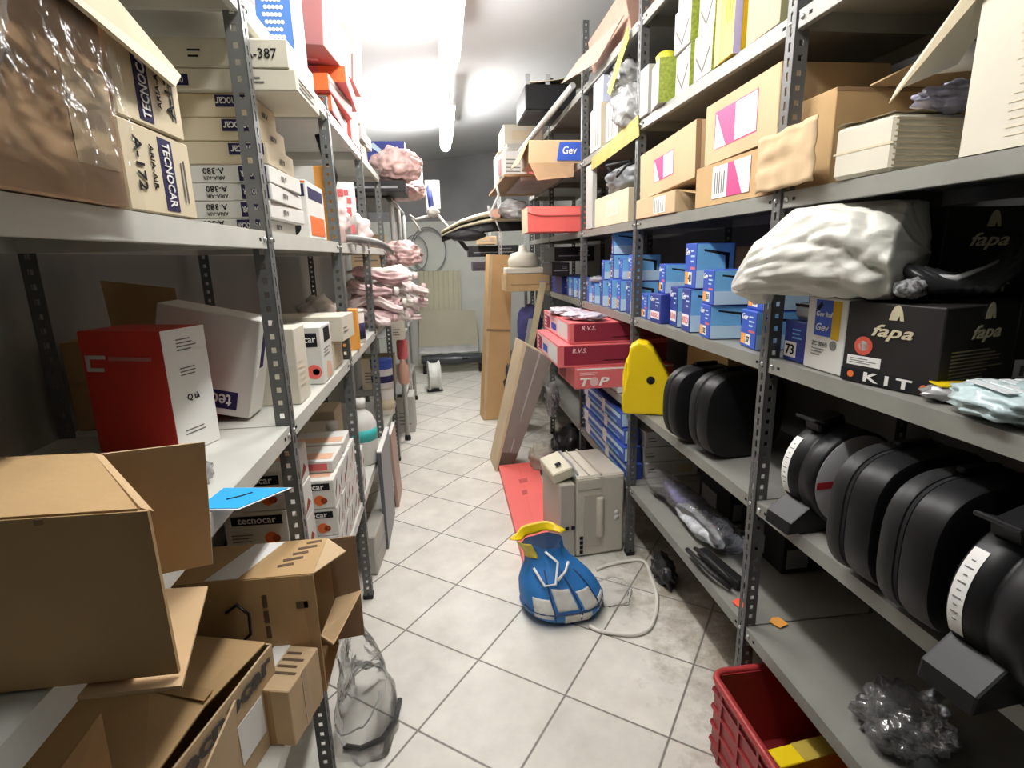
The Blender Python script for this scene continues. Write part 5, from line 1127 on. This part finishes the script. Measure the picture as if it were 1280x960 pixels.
# ---- end wall goods
t = thing('hanging_cable', 'loops of grey cable hanging on the end wall', 'cable', (-.20, 8.94, 1.78))
for k, (dx, dz, r) in enumerate(((.0, .0, .35), (.02, -.01, .33), (-.20, -.04, .27))):
    m = MB(); m.tube([(dx+math.cos(i*math.pi/16)*r*(.78 if k < 2 else .7), -.02*k, dz+math.sin(i*math.pi/16)*r) for i in range(32)], .009, 6, closed=True); m.build('loop', GREYPL, t)
SHEET = M('ribbed cream sheet', (.62, .59, .43), .6, var=.05, vscale=3)
def sheet(p, label, mat=SHEET, ribs=0, th=.03):
    c = sum((Vector(q) for q in p), Vector())/4
    t = thing('insulation_sheet', label, 'panel', tuple(c))
    m = MB(); m.panel([Vector(q)-c for q in p], th); m.build('sheet', mat, t)
    if ribs:
        a, b, cc, d = [Vector(q)-c for q in p]; n = (b-a).cross(d-a).normalized()*-(th/2+.002)
        if n.y > 0: n = -n
        m = MB()
        for k in range(ribs):
            f = (k+.5)/ribs; m.tube([a.lerp(b, f)+n, d.lerp(cc, f)+n], .006, 5)
        m.build('rib', mat, t)
    return t
A = lambda u, v, y: at_y(u, v, y)
def down(p, y): return Vector((p.x, y, .006))
sheet([down(A(519, 388, 8.75), 8.74), down(A(576, 384, 8.75), 8.74), A(575, 338, 8.9), A(520, 339, 8.9)], 'ribbed cream sheet leaning high against the end wall', ribs=9)
sheet([down(A(522, 438, 8.45), 8.45), down(A(600, 448, 8.45), 8.45), A(594, 388, 8.66), A(524, 389, 8.66)], 'plain cream sheet standing below the ribbed one at the end wall', M('plain cream sheet', (.52, .49, .36), .65, var=.06, vscale=3))
for i, (ua, ub) in enumerate(((512, 522),)):
    sheet([down(A(ua-8, 440, 8.5), 8.5), down(A(ub, 440, 8.5), 8.5), A(ub, 340, 8.8), A(ua-8, 340, 8.8)], 'narrow grey board standing left of the cream sheets', GREYCARD)
t = thing('car_bumper', 'black car bumper with grey sheeting draped on it by the end wall', 'bumper', (.05, 8.0, .12))
m = MB()
def bb(a, b):
    x = -.42+.98*a; ang = b*math.pi*2; w = .10-.03*abs(a-.5)*2
    return Vector((x, .12*math.cos(ang)-.05*math.sin(a*math.pi), .08+w*.9*math.sin(ang)))
m.grid(bb, 24, 14); m.build('bumper_skin', M('black bumper plastic', (.05, .055, .06), .3), t)
m = MB(); m.grid(lambda a, b: Vector((-.46+.9*a, .25*b-.06, .17+.06*math.sin(b*math.pi)+.05*b+.02*noise.noise(Vector((a*6, b*4, 0))))), 24, 8); o = m.build('grey_sheeting', M('grey sheeting', (.42, .42, .40), .4, var=.25, vscale=5), t); md = o.modifiers.new('t', 'SOLIDIFY'); md.thickness = .01
m = MB(); m.tube([(.18, -.155, .10), (.26, -.155, .10)], .012, 8); m.build('slot', BLACKINK, t)
m = MB(); m.box((-.36, 0, -.06), (.08, .2, .12)); m.box((.46, 0, -.06), (.08, .2, .12)); m.build('foot', BLACKPL, t)
t = thing('wheel_rim', 'pale steel wheel rim standing on edge on the floor by the far left rack', 'wheel', (-.17, 6.85, 0), (0, 0, R_(6)))
m = MB(); R = .19
m.lathe([(R*.86, -.07), (R, -.075), (R, -.06), (R*.86, -.045), (R*.82, 0), (R*.86, .045), (R, .06), (R, .075), (R*.86, .07), (R*.78, 0), (R*.86, -.07)], (0, 0, R+.01), 32, 'x'); m.build('rim', M('pale painted steel', (.72, .72, .68), .4), t)
m = MB(); m.lathe([(.02, -.02), (R*.5, -.03), (R*.8, 0), (R*.8, .01), (R*.5, -.015), (.02, 0)], (0, 0, R+.01), 28, 'x'); m.build('disc', M('darker grey steel', (.4, .4, .39), .45), t)  # disc in a darker grey than the rim
m = MB(); m.box((0, 0, .006), (.2, .12, .012)); m.build('stand_pad', BLACKPL, t)
for i, (x, y, z, w, h, mt, lab) in enumerate(((-.32, 5.32, 0, .16, .36, GREYCARD, 'grey carton on the floor under the tube rack'), (-.56, 5.33, .448, .3, .3, BEIGE, 'beige carton on the lower board of the tube rack'), (-.56, 6.08, .978, .34, .35, CREAM, 'cream carton on the middle board of the tube rack'), (-.56, 5.32, 1.578, .3, .3, CARD_L, 'tan carton on the upper board of the tube rack'))):
    carton('rack_carton', lab, 'carton', (x-w/2-.1, x+w/2-.1), (y-.15, y+.15), (z+.001 if z == 0 else z, z+h), mt, prints=[('l', '-y', .1, .2, .8, .6, 4, GREYINK)])
for i, (y, z, mt, lab) in enumerate(((4.62, .53+.3, PINKRED, 'rose pink can hanging by its string at the end of the low left shelves'), (4.60, .62, M('pale salmon plastic', (.72, .42, .30), .5), 'salmon plastic bottle hung below the rose pink can'))):
    t = thing('hanging_bottle', lab, 'bottle', (-.37, y, z)); m = MB(); m.lathe([(.035, 0), (.045, .02), (.045, .15), (.02, .19), (.018, .22), (.001, .22)]); m.build('bottle_body', mt, t)
    m = MB(); m.tube([(0, 0, .21), (0, .02, .5-.1*i)], .003, 5); m.build('string', WHITE, t)
carton('cream_box', 'small cream box on the ledge above the hanging rose pink can', 'box', (-.43, -.33), (4.45, 4.6), (1.02, 1.18), CREAM, prints=[('l', '-y', .1, .2, .8, .6, 3, GREYINK)])
# ================================================================== ON THE FLOOR
# red crate
t = thing('red_crate', 'dark red plastic crate on the floor half under the lowest right shelf', 'crate', (1.02, 1.17, 0))
CRATE = M('dark red plastic', (.30, .025, .03), .4, var=.1)
hx, hy, hz = .19, .26, .30
m = MB()
for s in (-1, 1):
    m.box((s*hx, 0, .15), (.008, hy*2, hz)); m.box((0, s*hy, .15), (hx*2, .008, hz))
    for k in range(4): m.box((s*(hx+.006), 0, .05+.065*k), (.01, hy*2+.01, .008))
    for k in range(4): m.box((0, s*(hy+.006), .05+.065*k), (hx*2+.01, .01, .008))
    for k in range(5): m.box((s*(hx+.006), -hy*.8+.4*hy*k, .15), (.008, .012, hz))
m.box((0, 0, .006), (hx*2, hy*2, .012)); m.build('tub', CRATE, t)
m = MB(); r = .03
rim = []
for cx_, cy_, a0 in ((hx-r, hy-r, 0), (-hx+r, hy-r, 90), (-hx+r, -hy+r, 180), (hx-r, -hy+r, 270)):
    for k in range(5): a = R_(a0+22.5*k); rim.append((cx_+math.cos(a)*(r+.012), cy_+math.sin(a)*(r+.012), hz))
m.tube(rim, .012, 8, closed=True); m.build('rim', M('red plastic rim', (.38, .04, .04), .35), t)
carton('yellow_box', 'slim yellow box standing inside the dark red crate', 'box', (.87, 1.13), (1.15, 1.21), (.013, .245), YELLOWN, rz=6, prints=[('p', '+z', .3, 0, 1, 1, M('shaded ochre', (.45, .33, .05), .6), 'faded_lid')])  # ochre panel paints the shaded part of the lid; the rest reads as lit

# long red carton lying on the floor
t = thing('long_red_carton', 'long flat coral red carton lying on the floor tiles', 'carton', (.50, 3.35, 0))
a, b, c, d = at_z(624, 590, 0), at_z(672, 585, 0), at_z(696, 690, 0), at_z(660, 732, 0)
pts = [a, b, c, d]; L = t.location
h = .055
m = MB(); lo = [Vector((p.x, p.y, .001))-L for p in pts]; up_ = [Vector((p.x, p.y, h))-L for p in pts]
f = m.bm
vl = [f.verts.new(p) for p in lo]; vu = [f.verts.new(p) for p in up_]
f.faces.new(vl); f.faces.new(vu)
for i in range(4): f.faces.new([vl[i], vl[(i+1) % 4], vu[(i+1) % 4], vu[i]])
m.build('box_body', M('salmon red card', (.85, .16, .14), .45, var=.03), t)
mid = lambda u, v, z=h+.001: Vector((lambda p, q: p.lerp(q, v))(up_[0].lerp(up_[1], u), up_[3].lerp(up_[2], u)))+Vector((0, 0, .001))
m = MB()
for k in range(2):
    v = .22+.14*k; m.panel([mid(.40, v), mid(.62-.08*k, v), mid(.62-.08*k, v+.05), mid(.40, v+.05)], .001); 
m.build('red_print', M('dull red ink', (.5, .08, .07), .5), t)
m = MB(); m.panel([mid(.1, .02), mid(.9, .02), mid(.9, .03), mid(.1, .03)], .001); m.panel([mid(.48, .0), mid(.50, .0), mid(.50, 1), mid(.48, 1)], .0008); m.build('fold_line', CORAL, t)

# blue and yellow bag
t = thing('drawstring_bag', 'slumped blue bag with yellow lining and white patches on the tiles', 'bag', (.50, 2.28, 0))
L = t.location
BAGB = M('blue woven bag', (.03, .19, .52), .5, var=.25, vscale=7)
def bagr(th, ph):
    """th around, ph 0 floor .. 1 neck"""
    prof = [(0, .11), (.05, .165), (.16, .188), (.32, .182), (.48, .165), (.62, .135), (.74, .105), (.86, .088), (1, .098)]
    for (p0, r0), (p1, r1) in zip(prof, prof[1:]):
        if ph <= p1: r = r0+(r1-r0)*(ph-p0)/(p1-p0); break
    k = 1+.10*noise.noise(Vector((math.cos(th)*1.5, math.sin(th)*1.5, ph*2)))+(.10*max(0, ph-.4))*math.sin(th*7)
    lean = max(0, ph-.25)
    return Vector((math.cos(th)*r*1.08*k-.13*lean, math.sin(th)*r*.95*k+.10*lean, .002+.31*ph*(1-.05*math.sin(th))+.02*lean*math.sin(2*th)))
m = MB(); m.grid(lambda a, b: bagr(a*2*math.pi, b), 56, 26); o = m.build('bag_body', BAGB, t)
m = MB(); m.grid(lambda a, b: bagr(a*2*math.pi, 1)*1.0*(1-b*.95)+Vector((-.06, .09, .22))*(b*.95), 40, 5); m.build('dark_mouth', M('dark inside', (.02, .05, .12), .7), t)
m = MB(); m.grid(lambda a, b: bagr(R_(20+150*a), 1)+Vector((math.cos(R_(20+150*a))*(.035*b), .02*b, .01+.05*b*math.sin(a*math.pi))), 20, 4); o = m.build('yellow_lining', YELLOWN, t); md = o.modifiers.new('t', 'SOLIDIFY'); md.thickness = .004
m = MB(); m.grid(lambda a, b: bagr(R_(180+60*a), .80+.20*b)*1.02, 12, 6); o = m.build('yellow_lining', M('dull yellow lining', (.62, .5, .06), .5), t); md = o.modifiers.new('t', 'SOLIDIFY'); md.thickness = .003
PATCH = M('grubby white patch', (.62, .62, .58), .6, var=.25, vscale=12)
for th0, th1, p0, p1 in ((222, 248, .16, .40), (254, 282, .26, .52), (290, 316, .24, .48), (262, 300, .05, .20), (318, 346, .10, .30)):
    m = MB(); m.grid(lambda a, b: bagr(R_(th0+(th1-th0)*a), p0+(p1-p0)*b)*1.012+Vector((0, 0, .001)), 8, 8); o = m.build('white_patch', PATCH, t); md = o.modifiers.new('t', 'SOLIDIFY'); md.thickness = .003
m = MB()
for th in (250, 286, 318): m.tube([bagr(R_(th), p/10)*1.012 for p in range(1, 8)], .004, 6)
m.tube([bagr(R_(200+16*k), .22)*1.012 for k in range(11)], .004, 6); m.build('seam', M('navy seam', (.03, .06, .15), .6), t)
m = MB(); m.tube([Vector((-.15, -.05, .25)), Vector((-.11, -.11, .19)), Vector((-.06, -.12, .20)), Vector((-.04, -.07, .28)), Vector((-.09, -.02, .31))], .006, 8); m.tube([Vector((-.05, -.12, .22)), Vector((-.01, -.10, .25)), Vector((.01, -.07, .28))], .006, 8); m.build('white_cord', PAPER, t)

# white cable
m = MB()
ps = [at_z(u, v, .010) for u, v in ((745, 712), (760, 706), (780, 702), (798, 700), (808, 705), (815, 725), (821, 745), (820, 765), (812, 785), (795, 793), (770, 792), (748, 788), (737, 782))]
sm = []
for i in range(len(ps)-1):
    p0 = ps[max(0, i-1)]; p1 = ps[i]; p2 = ps[i+1]; p3 = ps[min(len(ps)-1, i+2)]
    for k in range(4):
        s = k/4; sm.append(.5*((2*p1)+(p2-p0)*s+(2*p0-5*p1+4*p2-p3)*s*s+(3*p1-p0-3*p2+p3)*s**3))
m.tube(sm+[ps[-1]], .009, 10); tag(m.build('white_cable', M('white cable', (.78, .75, .68), .45)), 'white cable looping over the tiles beside the blue bag', 'cable')
m = MB(); m.blob((0, 0, .045), (.10, .09, .055), .25, 1.6, 81, 4, .8); tag(m.build('clear_bag', clear_mat('thin polythene', (.98, .98, .98), .03, .10), None, (.75, 2.28, 0)), 'crumpled thin clear bag on the tiles right of the blue bag', 'bag')
m = MB(); m.blob((0, 0, .06), (.05, .11, .075), .35, 2.2, 82, 4, .8); tag(m.build('black_bag', M('black film', (.025, .025, .028), .3), None, (1.06, 2.40, 0)), 'black crumpled film under the lowest right shelf by the white cable', 'bag')

# beige machine
MACH = M('beige machine plastic', (.60, .56, .47), .45, var=.05)
MACH_D = M('darker machine plastic', (.48, .44, .37), .5)  # darker tone of the casing plastic
t = thing('beige_machine', 'old beige office machine standing on end on the tiles by the right shelving', 'machine', (.735, 2.89, 0), (0, 0, R_(6)))
t.scale = (.98, 1.0, 1.2)
m = MB(); m.box((.05, .0, .205), (.29, .40, .40), bev=.010); m.build('casing', MACH, t)
m = MB(); m.box((-.145, -.03, .19), (.09, .34, .37), bev=.006); m.build('side_module', MACH_D, t)
m = MB(); m.box((-.16, -.04, .41), (.12, .26, .05), rot=(0, -.25, 0), bev=.006); m.build('tilted_lid', M('pale machine plastic', (.62, .58, .44), .45), t)
m = MB(); m.box((-.17, -.1, .445), (.03, .03, .004), rot=(0, -.25, 0)); m.build('sensor_hole', BLACKINK, t)
m = MB(); m.box((.0, -.203, .185), (.10, .006, .26), bev=.003); m.build('front_panel', MACH_D, t)
m = MB(); m.lathe([(.001, 0), (.020, 0), (.024, .01), (.024, .19), (.020, .2), (.001, .2)], (.045, -.205, .10), 16); m.build('roller', MACH, t)
m = MB(); m.box((.125, -.202, .205), (.115, .004, .37), bev=.002); m.build('front_panel', MACH, t)
m = MB(); m.box((-.02, -.202, .365), (.14, .006, .05), bev=.003); m.build('front_panel', MACH, t)
m = MB()
for k in range(4): m.box((-.065, -.2035, .03+.024*k), (.018, .006, .014))
m.build('vent_slats', BLACKINK, t)
m = MB(); m.box((-.15, -.203, .16), (.02, .006, .014)); m.box((-.115, -.203, .16), (.02, .006, .014)); m.build('vent_slats', BLACKINK, t)
for z in (.185, .21):
    m = MB(); m.lathe([(.001, -.002), (.014, -.002), (.014, 0)], (.145, -.2045, z), 14, 'y'); m.build('round_sticker', PAPER, t)
m = MB(); m.box((.05, .0, .409), (.012, .40, .008), bev=.003); m.box((-.02, .0, .41), (.006, .39, .006)); m.build('top_seam', MACH_D, t)
m = MB(); m.tube([(-.10, -.19, .40), (-.095, -.1, .43), (-.09, 0, .42), (-.085, .1, .435), (-.09, .18, .41)], .008, 8); m.tube([(-.08, -.18, .41), (-.075, -.06, .425), (-.08, .08, .42)], .006, 8); m.build('wiring', GREYPL, t)

# leaning long cartons
t = thing('leaning_carton', 'tall narrow tan carton leaning upright in the aisle near the far end', 'carton', (.49, 5.40, 0))
L = t.location
b0, b1 = at_y(604, 523, 5.42), at_y(636, 523, 5.42); t0, t1 = at_y(612, 318, 5.60), at_y(640, 319, 5.60)
def slab(parent, fr, dep, mat, name):
    """front quad (world) swept back by dep"""
    f = [Vector(p)-Vector(parent.location) for p in fr]; g = [p+Vector(dep) for p in f]
    m = MB(); v = [m.bm.verts.new(p) for p in f]; w = [m.bm.verts.new(p) for p in g]
    m.bm.faces.new(v); m.bm.faces.new(w)
    for i in range(4): m.bm.faces.new([v[i], v[(i+1) % 4], w[(i+1) % 4], w[i]])
    return m.build(name, mat, parent)
b0.z = b1.z = .004
slab(t, [b0, b1, t1, t0], (-.02, .22, 0), M('bright tan card', (.56, .34, .15), .75, var=.08), 'box_body')
q = lambda u, v: b0.lerp(b1, u).lerp(t0.lerp(t1, u), v)-L+Vector((0, -.002, 0))
m = MB(); m.panel([q(.0, .545), q(1, .54), q(1, .555), q(0, .56)], .002); m.build('lid_seam', CARD_D, t)
m = MB(); m.panel([q(-.0, 0), q(.10, 0), q(.14, 1), q(.0, 1)], .001); m.build('pale_edge', CARD_L, t)
t = thing('leaning_carton', 'long grey brown carton leaning aslant against the right shelving above the red one', 'carton', (.55, 4.15, 0))
f0, f1, f2, f3 = at_y(619, 585, 4.02), at_y(640, 583, 4.02), at_y(691, 448, 4.20), at_y(654, 428, 4.20)
f0.z = f1.z = .003
slab(t, [f0, f1, f2, f3], (-.02, .30, 0), M('pale side card', (.58, .46, .30), .75, var=.1), 'box_body')
L = t.location
q = lambda u, v: f0.lerp(f1, u).lerp(f3.lerp(f2, u), v)-L+Vector((0, -.003, 0))
m = MB(); m.panel([q(.12, .01), q(.98, .01), q(.98, .99), q(.12, .99)], .002); m.build('grey_front', M('grey brown card', (.24, .20, .175), .7, var=.1), t)
m = MB(); m.panel([q(.12, .01), q(.98, .01), q(.98, .15), q(.12, .15)], .004); m.build('dark_end', M('dark brown card', (.10, .07, .05), .7), t)
m = MB(); m.panel([q(.55, .16), q(.60, .16), q(.60, .99), q(.55, .99)], .004); m.build('clear_tape', M('dull tape', (.42, .38, .34), .35), t)
# junk between the leaning cartons and the shelving
for i, (x, y, z, r, mt, s, lab) in enumerate(((.80, 3.60, 0, (.09, .15, .13), MILKY, 1, 'milky plastic bag heaped on the floor behind the beige machine'), (.99, 4.10, 0, (.18, .2, .17), M('black film', (.025, .025, .028)), 2, 'black bin bag behind the milky plastic bag'),
                                             (.67, 5.14, 0, (.12, .12, .40), M('dark film', (.05, .05, .055), .3, var=.5, vscale=8), 3, 'dark bag standing behind the slanting carton'), (.70, 3.95, 0, (.10, .12, .12), M('beige cloth', (.40, .37, .30), .8, var=.2), 4, 'beige cloth bundle on the floor behind the beige machine'))):
    m = MB(); m.blob((0, 0, r[2]*.85), r, .3, 2.2, 90+s, 4, .85); tag(m.build('heaped_bag', mt, None, (x, y, z)), lab, 'bag')
m = MB(); m.blob((0, 0, .12), (.05, .07, .14), .35, 2.4, 99, 4, .9, sharp=True); tag(m.build('clear_bag', MATS['shiny polythene'], None, (.80, 4.02, .44)), 'shiny clear bag caught between the slanting carton and the shelving', 'bag')
t = thing('plank', 'narrow pale plank leaning between the upright carton and the red stack', 'plank', (.78, 4.75, 0)); L = t.location
m = MB(); m.panel([Vector((.55, 4.80, .003))-L, Vector((.60, 4.80, .003))-L, Vector((.93, 4.92, 1.42))-L, Vector((.87, 4.92, 1.42))-L], .03); m.build('board', M('pale plank wood', (.55, .48, .30), .7, var=.15), t)
m = MB(); m.panel([Vector((.64, 4.86, .5))-L, Vector((.67, 4.86, .5))-L, Vector((.80, 4.90, 1.1))-L, Vector((.76, 4.90, 1.1))-L], .012); m.build('grey_strip', GREYPL, t)
t = thing('hanging_sack', 'violet blue sack hanging behind the leaning plank', 'sack', (.80, 5.15, .80))
m = MB(); m.blob((0, 0, .18), (.12, .08, .22), .2, 2, 33, 4); m.build('sack_cloth', M('violet blue cloth', (.08, .08, .24), .7, var=.3), t)
m = MB(); m.tube([(0, 0, .36), (.05, .02, .52)], .006, 6); m.build('tie', GREYPL, t)
# clear bag hanging off the low left shelf
t = thing('clear_sack', 'large thin clear plastic sack slumped on the tiles by the first left post', 'bag', (-.335, 1.72, 0))
def sk(a, b):
    ang = a*2*math.pi; h = .46*b; r = (.115-.085*b**1.3)
    k = 1+.28*noise.fractal(Vector((math.cos(ang)*1.4, math.sin(ang)*1.4, b*3)), 1, 2, 3)
    return Vector((math.cos(ang)*r*k*.9-.06*b, math.sin(ang)*r*1.5*k, .003+h))
m = MB(); m.grid(sk, 40, 26); m.build('film', clear_mat('dim polythene', (.97, .975, .98), .08, .06), t)
m = MB(); m.tube([sk(.58+.03*k, .20+.006*k*k*.3) for k in range(12)], .003, 6); m.build('rolled_hem', MILKY, t)
m = MB(); m.tube([(-.09, -.10, .012), (-.03, -.12, .014), (.04, -.09, .012), (.08, -.02, .014), (.09, .08, .012)], .009, 8); m.build('dark_strip', M('dark strip', (.06, .06, .06), .4), t)

# ================================================================== LIGHT, CAMERA
w = bpy.data.worlds.new('World'); S.world = w; w.use_nodes = True
bg = w.node_tree.nodes['Background']; bg.inputs[0].default_value = (1, .95, .88, 1); bg.inputs[1].default_value = .02
cd = bpy.data.cameras.new('camera'); cam = bpy.data.objects.new('camera', cd); COL.objects.link(cam)
cd.sensor_width = 36; cd.sensor_fit = 'HORIZONTAL'; cd.lens = FPX/1280*36; cd.clip_start = .02
mm = CR.to_4x4(); mm.translation = Vector((0, 0, CAM_H)); cam.matrix_world = mm
S.camera = cam
S.view_settings.view_transform = 'Standard'; S.view_settings.look = 'None'; S.view_settings.gamma = 1; S.view_settings.use_curve_mapping = False
S.view_settings.exposure = 0.34
S.cycles.use_denoising = True
S.cycles.max_bounces = 8; S.cycles.transparent_max_bounces = 16; S.cycles.caustics_reflective = False; S.cycles.caustics_refractive = False
S.cycles.sample_clamp_indirect = 6
